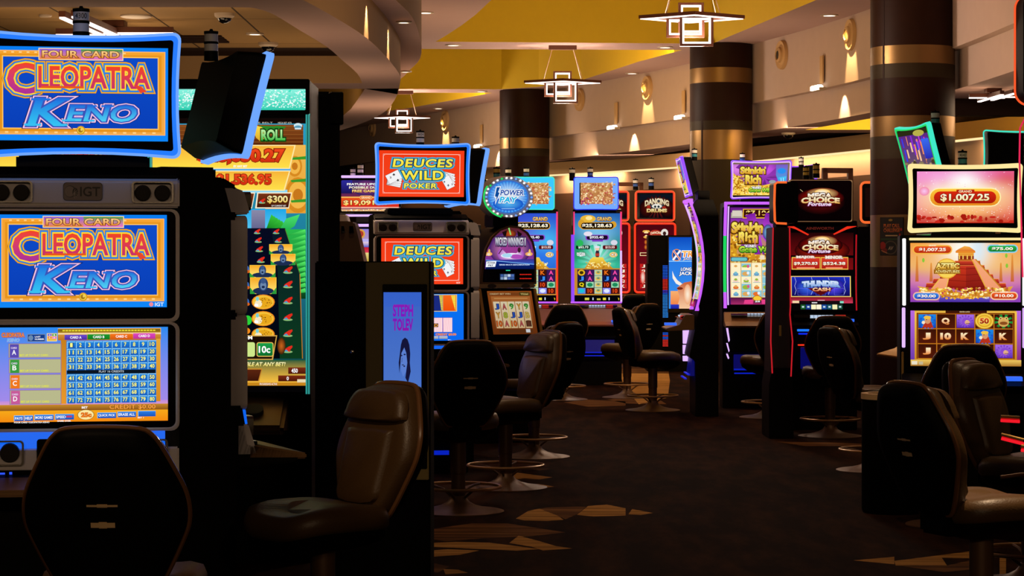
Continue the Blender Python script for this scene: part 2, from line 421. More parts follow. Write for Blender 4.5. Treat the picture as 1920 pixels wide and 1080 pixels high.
leaf([(1030, 0), (1290, 0), (1296, 40), (1285, 130), (1130, 165), (1100, 130), (1060, 100)], 1, 800, 700, k5)
leaf([(950, -60), (1290, -60), (1290, -2), (1030, -2)], 2, 800, 700, k5)
for pts in ([(575, 1022), (870, 985), (870, 1012), (760, 1010), (780, 1040), (580, 1040)], [(415, 1020), (575, 1006), (575, 1035)], [(985, 1000), (1010, 1000), (1010, 1080), (985, 1080)]):
    leaf(pts, 1, 1400, 560, 2.077)
leaf([(600, 1042), (780, 1040), (870, 1020), (870, 1056), (770, 1066)], 2, 1400, 560, 2.077)
leaf([(120, 558), (330, 560), (450, 566), (440, 574), (230, 575)], 2, 1400, 560, 2.077)
struct(fl.build('floor', CARP, smooth=False), 'dark brown carpet with tan woven leaf shapes')

# curved right wall: two tiers and the alcove below them
W = [(4.86, 14), (4.82, 18), (4.78, 20), (4.74, 22.2), (4.66, 24.6), (4.5, 27), (4.36, 28.7), (3.95, 31), (3.42, 33.3), (2.77, 36.5), (1.95, 39), (1.0, 41.6), (-.25, 45), (-1.9, 49.5), (-3.77, 54.6), (-5.5, 59)]
def smooth_line(P, n=3):
    out = []
    for i in range(len(P) - 1):
        a, b, c, d = P[max(i - 1, 0)], P[i], P[i + 1], P[min(i + 2, len(P) - 1)]
        for k in range(n):
            t = k / n
            out.append(tuple(0.5 * (2 * b[j] + (c[j] - a[j]) * t + (2 * a[j] - 5 * b[j] + 4 * c[j] - d[j]) * t * t + (3 * b[j] - a[j] - 3 * c[j] + d[j]) * t ** 3) for j in (0, 1)))
    return out + [P[-1]]
def offset(P, d):
    out = []
    for i in range(len(P)):
        a, b = Vector(P[max(i - 1, 0)]), Vector(P[min(i + 1, len(P) - 1)]); t = (b - a).normalized()
        out.append((P[i][0] + t.y * d, P[i][1] - t.x * d))
    return out
def strip(mb, P, z0, z1): return mb.rings([[(x, y, z0) for x, y in P], [(x, y, z1) for x, y in P]], False, False, closed=False)
def ledge(mb, P, Q, z): return mb.rings([[(x, y, z) for x, y in P], [(x, y, z) for x, y in Q]], False, False, closed=False)
def fill(mb, loops, z):
    L = [[Vector((x, y, 0)) for x, y in l] for l in loops]; T = geometry.tessellate_polygon(L)
    P = [p for l in L for p in l]; return mb.add([(p.x, p.y, z) for p in P], [tuple(t) for t in T])
WS = smooth_line(W); WB = offset(WS, 0.12)
wm = MB(); strip(wm, WS, 3.80, ZC + 0.1); ledge(wm, WS, WB, 3.80); strip(wm, WB, 3.39, 3.80)
def wall_at(x):
    for i in range(len(WS) - 1):
        a, b = WS[i], WS[i + 1]; s = (x - 960) / F; fa, fb = a[0] - s * a[1], b[0] - s * b[1]
        if fa * fb <= 0 and a[1] > 20:
            t = fa / (fa - fb); return (a[0] + t * (b[0] - a[0]), a[1] + t * (b[1] - a[1])), (Vector(b) - Vector(a)).normalized()
struct(wm.build('wall_right', [M['wall']], ang=60), 'curved taupe wall in two tiers')
L1 = [(4.29, 33.6), (3.59, 35.05), (3.3, 36.5), (2.7, 39.5), (1.78, 42.6), (1.10, 42.6), (.70, 43.5), (-.1, 46.2), (-2, 51), (-4.6, 58)]
am = MB()
wb = [p for p in WB if p[1] < 57.9]
fill(am, [wb + L1[::-1] + [(9.5, 33.6), (9.5, 14)], [(4.10, 32.8), (4.62, 30.2), (5.15, 27.2), (9, 27.2), (9, 32.85)]], 3.39)
am.mat(1)
cf = [(4.10, 32.8), (4.62, 30.2), (5.15, 27.2), (9, 27.2), (9, 32.85)]
am.rings([[(x, y, 3.39) for x, y in cf], [(x, y, 3.75) for x, y in cf]], False, True)
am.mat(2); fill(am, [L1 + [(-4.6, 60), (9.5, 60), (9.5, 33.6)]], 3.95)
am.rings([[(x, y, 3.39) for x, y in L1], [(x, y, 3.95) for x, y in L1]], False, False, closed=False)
am.box(4.93, 9.4, 26.5, 26.8, 3.2, 3.385)
struct(am.build('ceiling_alcove', [M['soffit'], M['coffer'], M['darkv']], smooth=False), 'low alcove ceiling with a small ochre coffer')
area('cove_strip_light', (6.6, 27.4, 3.45), (6.4, 32.8, 3.6), 3.4, 0.1, 130, YEL)
L2 = smooth_line([(7.6, 27.5), (6.9, 29.8), (6.2, 32.1), (5.34, 35.05), (4.29, 38.2), (3.4, 40.3), (2.83, 41.5), (1.8, 43.4), (.73, 45.1), (-.6, 48), (-3, 53), (-5.5, 59)], 2)
L2v = offset(L2, -0.22)
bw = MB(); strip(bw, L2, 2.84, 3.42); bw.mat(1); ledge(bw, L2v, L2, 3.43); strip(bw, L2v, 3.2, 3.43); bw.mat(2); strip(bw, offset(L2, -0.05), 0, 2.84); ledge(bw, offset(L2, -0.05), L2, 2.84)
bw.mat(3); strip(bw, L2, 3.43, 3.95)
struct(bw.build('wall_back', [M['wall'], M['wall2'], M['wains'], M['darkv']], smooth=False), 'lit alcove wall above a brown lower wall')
cs = MB()
for i in range(len(L2v) - 1):
    (a, b), (c, d) = L2v[i], L2v[i + 1]; cs.add([(a, b, 3.168), (c, d, 3.168), (c, d, 3.2), (a, b, 3.2)], [(0, 1, 2, 3)])
struct(cs.build('trim_1', [M['cove']], smooth=False), 'bright warm cove light strip along the alcove wall')
for i in (2, 6, 10, 14, 18):
    p, q = Vector(L2[i]), Vector(L2[i + 1]); mid = (p + q) / 2; t = (q - p); n = Vector((-t.y, t.x)).normalized()
    o = area('cove_wall_light', (mid.x + n.x * 0.17, mid.y + n.y * 0.17, 3.19), (mid.x, mid.y, 2.86), t.length * 2.1, 0.05, 26, (1.0, 0.56, 0.24))

area('alcove_fill', (4.7, 32.2, 3.36), (4.9, 36.2, 3.3), 2.4, 0.1, 16, WARM); area('alcove_fill', (1.9, 40.5, 3.36), (2.6, 43.0, 3.3), 2.4, 0.1, 14, WARM)  # added fill that brightens the valance, no fixture here
# main ceiling with three coffers
C1 = [(0.2, 25.9), (-.25, 27.7), (-.454, 29.3), (-.654, 30.6), (-.9, 32.0), (-1.07, 32.9), (2.83, 33.2), (3.2, 30.5), (3.58, 27.7), (3.9, 25.9)]
C2 = [(-3.0, 33.95), (2.48, 34.2), (1.95, 36.2), (1.5, 38.4), (1.18, 39.9), (.47, 41.4), (-.19, 42.0), (-3.0, 41.9)]
C3 = [(-4.5, 42.8), (-.36, 42.9), (-.8, 44), (-1.2, 45), (-1.97, 46.9), (-2.6, 48.2), (-4.5, 48.5)]
mc = MB()
fill(mc, [[(-9, 1)] + [(9, 1), (9, 14)] + [p for p in offset(WS, 0.05) if p[1] >= 14] + [(-9, 59)], C1, C2, C3], ZC)
mc.mat(1)
for C, zt in ((C1, 5.75), (C2, 5.6), (C3, 5.5)):
    mc.rings([[(x, y, ZC) for x, y in C], [(x, y, zt) for x, y in C]], False, True)
struct(mc.build('ceiling', [M['soffit'], M['coffer']], smooth=False), 'mauve soffit with three deep ochre coffers')
# left: ring shaped dropped ceiling with two curved fascias
O1 = smooth_line([(-2.6, 10.5), (-1.9, 11.3), (-1.5, 12.2), (-1.3, 12.9), (-1.185, 13.58), (-1.07, 14.63), (-.98, 15.7), (-.925, 17.1), (-.903, 18.75), (-.943, 19.76), (-1.09, 21.8), (-1.36, 24.1), (-1.92, 26.7), (-2.8, 29.5), (-4.2, 32.5), (-6.5, 35)])
I1 = smooth_line([(-2.0, 13.85), (-1.6, 13.86), (-1.51, 13.95), (-1.444, 14.3), (-1.38, 15.2), (-1.295, 16.4), (-1.266, 17.5), (-1.236, 18.75), (-1.262, 19.76)])
I2 = smooth_line([(-1.28, 20.4), (-1.38, 21.3), (-1.73, 24.1), (-2.3, 26.6), (-3.3, 29.2), (-4.8, 31.5), (-7, 33)])
O2 = smooth_line([(-2.3, 10.5), (-1.5, 11.6), (-1.1, 13), (-.9, 14.6), (-.797, 16.07), (-.73, 17.27), (-.742, 19.1), (-.81, 20.7), (-.95, 21.9), (-1.12, 23.2), (-1.55, 25.6), (-2.4, 28.6), (-3.8, 31.8), (-6.3, 34.5)])
rg = MB()
far = [p for p in O1 if p[1] >= 20.4]
fill(rg, [[(-9, 4), (-2.4, 4), (-2.55, 9)] + [p for p in O1 if 10 < p[1] < 20.4] + [I2[0]] + [(-9, 20.4)], [(-8.5, 13.85)] + I1 + [(-8.5, 19.76)]], Z1)
fill(rg, [[I2[0]] + far + [(-7.5, 35)] + I2[1:][::-1]], Z1)
rg.mat(1); strip(rg, O1, Z1, Z2)
hole = [(-8.5, 13.85)] + I1 + [(-8.5, 19.76)]
rg.rings([[(x, y, Z1) for x, y in hole], [(x, y, ZT) for x, y in hole]], False, False)
rg.mat(0); strip(rg, [(-9, 20.4)] + I2, Z1, 4.0)
rg.mat(0); fill(rg, [O1[::-1] + O2], Z2)
rg.mat(1); strip(rg, O2, Z2, ZC + 0.02)
rg.mat(2); fill(rg, [[(-9, 20.4)] + I2 + [(-9, 33)]], 4.0)
struct(rg.build('ceiling_left', [M['soffit'], M['wall2'], M['coffer']], ang=50), 'curved dropped ceiling ring with fascias')
area('cove_strip_light', (-4.0, 21.0, 3.5), (-3.5, 27, 3.9), 4, 0.1, 20, YEL)
# tile ceiling inside the ring
tl = bpy.data.materials.new('ceiling_panel_tan'); tl.use_nodes = True; nt = tl.node_tree; b = nt.nodes['Principled BSDF']
b.inputs['Roughness'].default_value = 0.9; b.inputs['Specular IOR Level'].default_value = 0.1
tc = nt.nodes.new('ShaderNodeTexCoord'); mp = nt.nodes.new('ShaderNodeMapping'); mp.inputs['Rotation'].default_value = (0, 0, R(0))
mp.inputs['Location'].default_value = (0.05, 0.35, 0)
bk = nt.nodes.new('ShaderNodeTexBrick'); bk.offset = 0; bk.inputs['Scale'].default_value = 1; bk.inputs['Mortar Size'].default_value = 0.008
bk.inputs['Brick Width'].default_value = 0.62; bk.inputs['Row Height'].default_value = 1.9
bk.inputs['Color1'].default_value = (0.30, 0.185, 0.075, 1); bk.inputs['Color2'].default_value = (0.33, 0.20, 0.08, 1); bk.inputs['Mortar'].default_value = (0.05, 0.03, 0.015, 1)
nt.links.new(tc.outputs['Object'], mp.inputs['Vector']); nt.links.new(mp.outputs[0], bk.inputs['Vector']); nt.links.new(bk.outputs['Color'], b.inputs['Base Color'])
tcm = MB(); tcm.add([(-8.6, 13.8, ZT), (-1.15, 13.8, ZT), (-1.15, 19.0, ZT), (-8.6, 19.0, ZT)], [(0, 1, 2, 3)])
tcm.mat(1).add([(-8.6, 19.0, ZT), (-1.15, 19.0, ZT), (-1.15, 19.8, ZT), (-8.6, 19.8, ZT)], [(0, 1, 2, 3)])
struct(tcm.build('ceiling_panel', [tl, M['darkv']], smooth=False), 'tan panelled ceiling inside the curved ring')
# outer shell
sh = MB(); sh.box(-14, -13.9, 2, 62, 0, 6.2); struct(sh.build('wall_left', [M['wains']], smooth=False))
sh = MB(); sh.box(-14, 14, 61.9, 62, 0, 6.2); struct(sh.build('wall_far', [M['wains']], smooth=False))

# round columns banded in wood and brass
def column(x, d, wpx, bands, seams, label):
    r = wpx / 2 * d / F; X = (x - 960) * d / F; mb = MB(); z = 0
    mats = [M['bronzecol'], M['brass'], M['gun']]
    for zt, m in bands:
        mb.mat(m).rings([[(r * math.cos(2 * math.pi * k / 56), r * math.sin(2 * math.pi * k / 56), zz) for k in range(56)] for zz in (z, zt)], False, False)
        z = zt
    for a, z0, z1 in seams:
        a = R(a); c, s_ = math.cos(a), math.sin(a); q = r + 0.003
        mb.mat(0); mb.rings([[(q * c - s_ * 0.012, q * s_ + c * 0.012, zz), (q * c + s_ * 0.012, q * s_ - c * 0.012, zz)] for zz in (z0, z1)], False, False, closed=False)
    o = mb.build('column', mats, smooth=True); o.location = (X, d, 0); o.data.set_sharp_from_angle(angle=R(80))
    return struct(o, label)
column(1711, 25.0, 157, [(1.49, 0), (2.04, 1), (2.63, 0), (2.87, 2), (3.08, 1), (3.48, 0), (3.63, 2), (3.82, 1), (4.62, 0)], [(-142, 3.48, 4.4), (-8, 2.4, 3.1)], 'round banded column nearest the right side machines')
column(1352, 33.4, 117, [(2.2, 0), (2.985, 2), (3.40, 1), (3.53, 2), (4.07, 0), (4.28, 1), (4.62, 0)], [(-132, 2.2, 3.53)], 'round banded column in the middle of the row')
column(983.5, 42.3, 93.5, [(3.43, 0), (3.57, 2), (3.76, 1), (4.62, 0)], [(-128, 3.43, 4.2)], 'round banded column farthest away')

# ---- ceiling fixtures
def downlight(loc, r=0.07, sp=None, e=30, deg=70, label='', col=WARM):
    t = empty('downlight', loc); tag(t, label, 'downlight', 'recessed ceiling downlights')
    MB().lathe([(r * 1.5, 0), (r * 1.5, -0.012), (r * 1.05, -0.014), (r, 0.0)], 20).build('trim_ring', M['whitep'], t)
    MB().lathe([(r, -0.004), (r, -0.010)], 20).build('lens', M['lamp'], t)
    if sp:
        o = spot('downlight_lamp', Vector(loc) - Vector((0, 0, 0.03)), sp, e, col, deg); 
    return t
def dl(x, y, z, **k):
    p = pz(x, y, z); return downlight(p, **k), p
def floor_of(p, dx=0, dy=0): return (p.x + dx, p.y + dy, 0)
spec = [(797, 23, ZC, 'downlight in the mauve soffit by the curved fascia, nearer one'), (850, 84, ZC, 'downlight in the soffit left of the second pendant canopy'),
        (1247, 88, ZC, 'downlight just under the nearest pendant in the beam'), (1555, 28, ZC, 'downlight above the largest lit round wall disc'),
        (1185, 137, ZC, 'downlight above the lit disc between the pendants'), (822, 203, ZC, 'downlight above the lit disc over the red poker machine'),
        (902, 171, ZC, 'downlight in the beam left of the farthest column')]
for i, (x, y, z, lab) in enumerate(spec):
    p = pz(x, y, z)
    if i in (3, 4, 5):
        wp, t = wall_at({3: 1597, 4: 1215, 5: 836}[i]); downlight(p, 0.075, None, label=lab)
    else:
        downlight(p, 0.075, floor_of(p), 150, 95, label=lab)
p = pz(478, 62, ZT); downlight(p, 0.045, floor_of(p), 60, 110, label='downlight in the panelled ceiling between the two camera domes')
for (x, y, lab) in ((757, 37, 'upper of the two downlights under the curved fascia'), (760, 130, 'lower of the two downlights under the curved fascia')):
    p = pz(x, y + 3, Z2); downlight(p, 0.04, None, label=lab)
for q in ((-0.925, 15.75), (-0.868, 17.4)):
    spot('fascia_lamp', (q[0], q[1], Z2 - 0.01), (q[0] - 0.035, q[1], Z1), 30, WARM, 60, 0.7, 0.012)

# round wall discs
def disc(x, y, r, lit, lab):
    (X, d), t = wall_at(x); z = CH + (HY - y) * d / F
    root = empty('wall_disc', (X, d, z), math.atan2(t.y, t.x) - math.pi)   # local -y faces the room
    tag(root, lab, 'wall ornament', 'round plaster discs on the curved wall')
    prof = [(r, 0), (r, 0.02), (r * 0.95, 0.045), (r * 0.72, 0.03), (r * 0.55, 0.045), (r * 0.5, 0.075), (r * 0.36, 0.09), (r * 0.3, 0.06)]
    T = Matrix.Rotation(R(90), 4, 'X')
    a = MB(); a.T = T; a.lathe(prof, 32); a.build('dish', M['wall2'], root)
    b = MB(); b.T = T; b.lathe([(r * 0.3, 0.06), (r * 0.28, 0.08), (0.001, 0.08)], 20); b.build('cap', M['gun' if not lit else 'gold'], root)  # lit caps are gold, unlit ones gunmetal: the light is put into the colour
    if lit:
        n = Vector((-t.y, t.x, 0)); n = n if n.dot(Vector((0, -1, 0))) > 0 else -n
        b0 = Vector((X, d, ZC - 0.03)) + n * 0.24
        spot('disc_lamp', b0, Vector((X, d, z - 0.25)) + n * 0.05, 130, (1.0, 0.66, 0.26), 44, 0.55, 0.02)
disc(1597, 65, 0.20, 1, 'lit round disc nearest the big banded column'); disc(1468, 103, 0.20, 0, 'unlit round disc right of the middle column')
disc(1215, 165, 0.20, 1, 'lit round disc left of the middle column'); disc(1088, 187, 0.20, 0, 'unlit round disc beside the second pendant')
disc(836, 226, 0.215, 1, 'lit round disc above the red poker machine'); disc(700, 240, 0.2, 0, 'dim round disc behind the farthest pendant')
# accent lights on the ledge
def accent(x, y, lab, px2):
    (X, d), t = wall_at(x); z = CH + (HY - y) * d / F
    n = Vector((-t.y, t.x, 0)); n = n if n.y < 0 else -n
    root = empty('ledge_light', (X + n.x * .02, d + n.y * .02, 3.80), math.atan2(t.y, t.x) - math.pi); tag(root, lab, 'accent light', 'accent lights on the wall ledge')
    MB().box(-0.17, 0.17, -0.10, 0.0, -0.035, 0.0).build('bracket', M['whitep'], root, bevel=0.006)
    for k in (-0.11, 0.0, 0.11):
        MB().lathe([(0.05, -0.03), (0.05, 0.02), (0.03, 0.035)], 14, (k, -0.08, 0.0)).build('lamp', M['lamp'], root)
    MB().box(-0.06, 0.06, -0.02, 0.0, 0.06, 0.42).build('backplate', M['wall2'], root, bevel=0.004)
    (X2, d2), t2 = wall_at(px2)
    b = Vector((X2, d2, 3.79)) + n * 0.03
    spot('ledge_lamp', b, Vector((X2, d2, 3.38)) - n * 0.12, 70, WARM, 66, 0.6, 0.012)
accent(1545, 166, 'ledge light above the arched glow near the big column', 1567); accent(1285, 217, 'ledge light touching the middle column', 1303)
accent(1158, 238, 'ledge light above the arched glow left of the middle column', 1177); accent(905, 271, 'ledge light near the farthest column', 925)

# pendants
def make_pendant(cx, cy, d, canz, lab, s=1.0):
    k = s / 8.727 * d / F
    def U(u): return (u - 935) * k
    def V(v): return (cy - v / 8.727 * s) * d / F + (HY - cy) * d / F + CH - Zb
    Zb = 0
    root = empty('pendant_light', ((cx - 960) * d / F, d, 0)); tag(root, lab, 'pendant light', 'geometric ring pendants')
    def Zv(v): return CH + (HY - (cy + (v - 420) * s / 8.727)) * d / F
    def loop(u0, v0, u1, v1, y, name):
        o = [(U(u0), Zv(v1)), (U(u1), Zv(v1)), (U(u1), Zv(v0)), (U(u0), Zv(v0))]; t = 42 * k
        i = [(o[0][0] + t, o[0][1] + t), (o[1][0] - t, o[1][1] + t), (o[2][0] - t, o[2][1] - t), (o[3][0] + t, o[3][1] - t)]
        f = MB().frame(o, i, y - 0.02, y + 0.02).build(name, M['pend'], root, smooth=False)
        t2 = 30 * k
        j = [(i[0][0] + t2, i[0][1] + t2), (i[1][0] - t2, i[1][1] + t2), (i[2][0] - t2, i[2][1] - t2), (i[3][0] + t2, i[3][1] - t2)]
        MB().frame(i, j, y - 0.022, y + 0.018).build('led_strip', M['led'], f, smooth=False)
    loop(727, 28, 1143, 560, 0.10, 'square_loop'); loop(727, 270, 1275, 775, -0.10, 'square_loop'); loop(522, 275, 1143, 615, 0.02, 'square_loop')
    zc = Zv(300); hx, hy = 870 * k, 0.42
    def dia(a, b): return [(-a, 0), (0, -b), (a, 0), (0, b)]
    t = 55 * k
    def dframe(o, i, z0, z1, nm, m, par):
        mb = MB(); mb.T = Matrix(((1, 0, 0, 0), (0, 0, 1, 0), (0, 1, 0, 0), (0, 0, 0, 1))); mb.frame(o, i, z0, z1); return mb.build(nm, m, par, smooth=False)
    f = dframe(dia(hx, hy), dia(hx - 3.4 * t, hy - 1.8 * t), zc - 0.004, zc + 0.032, 'flat_loop', M['pend'], root)
    dframe(dia(hx - 0.5 * t, hy - 0.25 * t), dia(hx - 3.6 * t, hy - 1.9 * t), zc - 0.012, zc - 0.004, 'led_strip', M['led'], f)
    MB().box(-0.2, 0.2, -0.06, 0.06, canz - 0.06, canz).build('canopy', M['pend'], root, bevel=0.004)
    for sx, sy in ((-1, -1), (1, -1), (-1, 1), (1, 1)):
        MB().tube([(sx * 0.15, sy * 0.04, canz - 0.05), (sx * hx * 0.5, sy * hy * 0.48, zc + 0.03)], 0.0045, 6).build('cable', M['cable'], root)
    light('pendant_glow', 'POINT', ((cx - 960) * d / F, d, zc - 0.25), 170, (1.0, 0.78, 0.6), shadow_soft_size=0.25)
make_pendant(1297, 48, 24.4, ZC, 'nearest and largest geometric pendant before the ochre coffer')
make_pendant(1055, 165, 33.5, ZC, 'middle geometric pendant beside the farthest column', 0.73)
make_pendant(754, 228, 42.4, ZC, 'farthest and smallest pendant, near the curved ceiling edge', 0.54)
# flat hash shaped stick lights
def stick_light(x, y, z, d, wpx, lab, diag):
    k = d / F; root = empty('stick_light', ((x - 960) * k, d, z)); tag(root, lab, 'ceiling light', 'crossed stick ceiling lights')
    MB().box(-0.08, 0.08, -0.08, 0.08, 0.055, 0.10).build('canopy', M['pend'], root, bevel=0.004)
    L = wpx * k / 2
    def stick(a, b):
        a, b = Vector(a), Vector(b); dv = (b - a); n = Vector((-dv.y, dv.x, 0)).normalized() * 0.022
        o = MB(); o.rings([[a + n, a - n, a - n + Vector((0, 0, .04)), a + n + Vector((0, 0, .04))], [b + n, b - n, b - n + Vector((0, 0, .04)), b + n + Vector((0, 0, .04))]])
        f = o.build('stick', M['pend'], root, smooth=False)
        o = MB(); n2 = n * 0.8; dz = Vector((0, 0, -0.012)); o.rings([[a + n2 + dz, a - n2 + dz, a - n2, a + n2], [b + n2 + dz, b - n2 + dz, b - n2, b + n2]]); o.build('led_strip', M['led'], f, smooth=False)
    stick((-L, 0.05, 0.01), (L * .55, 0.05, 0.01)); stick((-L * .2, -0.05, 0.012), (L, -0.05, 0.012))
    for a, b in diag: stick((*a, 0.0), (*b, 0.0))
    for q in (-0.05, 0.05): MB().tube([(q, 0, 0.03), (q, 0, 0.07)], 0.01, 6).build('stem', M['pend'], root)
    light('stick_glow', 'POINT', ((x - 960) * k, d, z - 0.15), 16, WARM, shadow_soft_size=0.3)
stick_light(215, 58, ZT - 0.10, 16.9, 224, 'crossed stick light above the blue keno topper', (((-.14, -1.25), (-.07, .45)), ((-.05, -1.3), (.03, .32))))
stick_light(1862, 180, 3.39 - 0.10, 25.0, 86, 'crossed stick light right of the big column', (((-.05, .5), (-.02, -.56)), ((.04, .25), (.07, -.75))))
# camera domes, vents, ceiling speaker
def dome(x, y, z, r, lab):
    p = pz(x, y, z); root = empty('camera_dome', p); tag(root, lab, 'security camera', 'security camera domes')
    MB().lathe([(r * 1.45, 0), (r * 1.4, -0.02), (r * 1.05, -0.035), (r, -0.03)], 24).build('collar', M['whitep'], root)
    MB().lathe([(r, -0.02)] + [(r * math.cos(R(a)), -0.03 - r * 0.85 * math.sin(R(a))) for a in range(0, 91, 15)], 24).build('dome', M['dome'], root)
dome(421, 25, ZT, 0.05, 'camera dome nearest the front edge of the panelled ceiling'); dome(503, 80, ZT, 0.055, 'camera dome above the tilted back of a blue topper')
dome(1478, 249, 3.39, 0.07, 'camera dome under the alcove ceiling by the middle column')
def ceil_plate(name, x, y, z, r, lab, cat, sq=0):
    p = pz(x, y, z); o = MB()
    if sq:
        for k in range(sq): o.box(p.x - r, p.x + r, p.y - 0.35 + k * 0.15, p.y - 0.27 + k * 0.15, z - 0.012, z)
    else: o.lathe([(r, 0), (r, -0.01), (r * .85, -0.016)], 28, tuple(p))
    tag(o.build(name, M['darkv' if sq else 'whitep']), lab, cat)
ceil_plate('air_vent', 372, 74, ZT, 0.22, 'dark slotted vent in the panelled ceiling', 'air vent', 4)
ceil_plate('ceiling_speaker', 255, 29, ZT, 0.11, 'round speaker grille in the panelled ceiling', 'speaker'); ceil_plate('sprinkler_cover', 85, 28, ZT, 0.045, 'small round cover plate in the panelled ceiling', 'cover plate')
# poster on the near column
pa = Art((0, 0, 100, 160), (-0.12, 0, 0.12, 0.39))
pa.rect(0, 0, 100, 160, '#150d06'); pa.rect(0, 88, 100, 95, '#1c3a18'); pa.text('PLAY CALL', 14, 26, 86, 42, ('#c06a20', '#8a3a12')); pa.text('CHALLENGE', 14, 45, 86, 62, ('#c06a20', '#8a3a12'))
pa.rect(22, 74, 76, 79, '#a58a60'); pa.ell(45, 128, 30, 30, '#4a4030'); pa.ell(45, 128, 25, 25, '#0a0806'); pa.text('AV', 33, 122, 58, 138, '#9a8a70', shear=.3)
pa.ell(10, 120, 13, 17, '#8a1208'); pa.ell(18, 140, 12, 10, '#6a1408'); pa.ell(92, 50, 5, 6, '#a01408'); pa.ell(86, 72, 4, 5, '#a01408'); pa.line((4, 140), (30, 152), 3, '#b58050'); pa.ell(45, 10, 9, 5, '#8a6a20')
ps = empty('poster', ((1672 - 960) * 24.5 / F, 24.5, 1.615), R(-25)); tag(ps, 'small dark playing challenge poster on the banded column', 'poster')
MB().box(-0.125, 0.125, 0.001, 0.012, -0.005, 0.395).build('backing', M['black'], ps, smooth=False)
pa.build('print', ps, PRINT)
# ------------------------------------------------------------------ swivel chairs
_h = [(.085, .545), (.115, .553), (.145, .59), (.185, .665), (.222, .745), (.237, .79), (.238, .84), (.226, .89), (.195, .955), (.163, 1.015), (.140, 1.045), (.105, 1.063)]
SH = [(0, .543)] + _h + [(0, 1.068)] + [(-x, z) for x, z in _h[::-1]]
def rnd(P, n=3):
    P = P + [P[0]]; out = []
    m = len(P) - 1
    for i in range(m):
        a, b, c, d = P[i - 1 if i else m - 1], P[i], P[i + 1], P[(i + 2) if i + 2 <= m else 1]
        for k in range(n):
            t = k / n; out.append(tuple(0.5 * (2 * b[j] + (c[j] - a[j]) * t + (2 * a[j] - 5 * b[j] + 4 * c[j] - d[j]) * t * t + (3 * b[j] - a[j] - 3 * c[j] + d[j]) * t ** 3) for j in (0, 1)))
    return out
def lean(z): return -0.215 - max(0, z - 0.50) * 0.27
def shell_ring(P, sc, dy, zc=0.80, bulge=0.0):
    out = []
    for x, z in P:
        xx, zz = x * sc, zc + (z - zc) * (1 - (1 - sc) * 0.8)
        out.append((xx, lean(zz) + dy + bulge * (xx / .24) ** 2, zz))
    return out
def make_chair():
    t = empty('swivel_chair', (0, 0, 0))
    P = rnd(SH)
    MB().rings([shell_ring(P, .70, -.062), shell_ring(P, .90, -.052, bulge=.008), shell_ring(P, .975, -.03, bulge=.012), shell_ring(P, 1.0, 0.0, bulge=.015)]).build('back_shell', M['shell'], t, ang=50)
    MB().tube(shell_ring(P, 1.0, 0.004, bulge=.015), 0.0105, 8, True).build('edge_trim', M['trimb'], t)
    C = shell_ring
    MB().rings([C(P, .975, .008), C(P, .985, .03), C(P, .95, .065), C(P, .86, .082), C(P, .70, .085)]).build('back_cushion', M['leather'], t, ang=60)
    hp = rnd([(-.15, .93), (.15, .93), (.175, .965), (.15, 1.02), (.09, 1.045), (-.09, 1.045), (-.15, 1.02), (-.175, .965)])
    MB().rings([shell_ring(hp, 1.06, .07, .98), shell_ring(hp, 1.04, .098, .98), shell_ring(hp, .85, .112, .98)]).build('head_pad', M['leather'], t, ang=60)
    lp = rnd([(-.105, .62), (.105, .62), (.13, .70), (.135, .86), (.115, .895), (-.115, .895), (-.135, .86), (-.13, .70)])
    MB().rings([shell_ring(lp, 1.04, .07, .76), shell_ring(lp, 1.0, .10, .76), shell_ring(lp, .84, .112, .76)]).build('lumbar_pad', M['leather'], t, ang=60)
    for nm, hw, z0, z1 in (('lit_slot_plate', .06, .838, .848), ('lit_slot_plate', .047, .776, .795)):  # tan plates coloured like slot openings that catch the light
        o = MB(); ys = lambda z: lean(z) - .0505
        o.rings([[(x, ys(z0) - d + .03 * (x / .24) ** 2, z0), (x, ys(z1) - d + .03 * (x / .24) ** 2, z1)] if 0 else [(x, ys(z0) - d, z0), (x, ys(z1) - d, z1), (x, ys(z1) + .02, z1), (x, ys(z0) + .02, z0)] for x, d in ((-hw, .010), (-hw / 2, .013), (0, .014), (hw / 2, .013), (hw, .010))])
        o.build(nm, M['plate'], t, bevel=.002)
    def so(sc, z, yo=0):
        o = []
        for k in range(40):
            a = 2 * math.pi * k / 40; c, s_ = math.cos(a), math.sin(a)
            o.append((.245 * sc * abs(c) ** .6 * (1 if c > 0 else -1), .03 + yo + .245 * sc * abs(s_) ** .6 * (1 if s_ > 0 else -1), z + (.016 * (c * c) - .02 * max(0, s_) ** 3)))
        return o
    MB().rings([so(.93, .505), so(1, .53), so(1, .565), so(.95, .595), so(.80, .607), so(.4, .606)]).build('seat_cushion', M['leather'], t, ang=60)
    MB().rings([so(.45, .435), so(.75, .455), so(.94, .49), so(.96, .512)]).build('seat_shell', M['shell'], t, ang=60)
    MB().box(-.10, .10, -.235, -.12, .46, .56).build('back_bracket', M['shell'], t, bevel=.015)
    MB().lathe([(.044, .05), (.044, .235), (.048, .238), (.048, .44)], 24).build('column', M['poleb'], t)
    MB().lathe([(.285, 0), (.285, .006), (.27, .010), (.18, .022), (.11, .040), (.07, .062), (.052, .085), (.044, .10)], 40).build('base', M['poleb'], t)
    MB().tube([(.26 * math.cos(2 * math.pi * k / 48), .26 * math.sin(2 * math.pi * k / 48), .155) for k in range(48)], .010, 8, True).build('foot_ring', M['ring'], t)
    for k in range(4):
        a = R(45 + 90 * k); c, s_ = math.cos(a), math.sin(a)
        MB().tube([(r * c, r * s_, z) for r, z in ((.045, .085), (.07, .105), (.11, .135), (.17, .150), (.255, .155))], .008, 6).build('ring_spoke', M['poleb'], t)
    return t
CHAIR = make_chair(); CH_USED = [False]
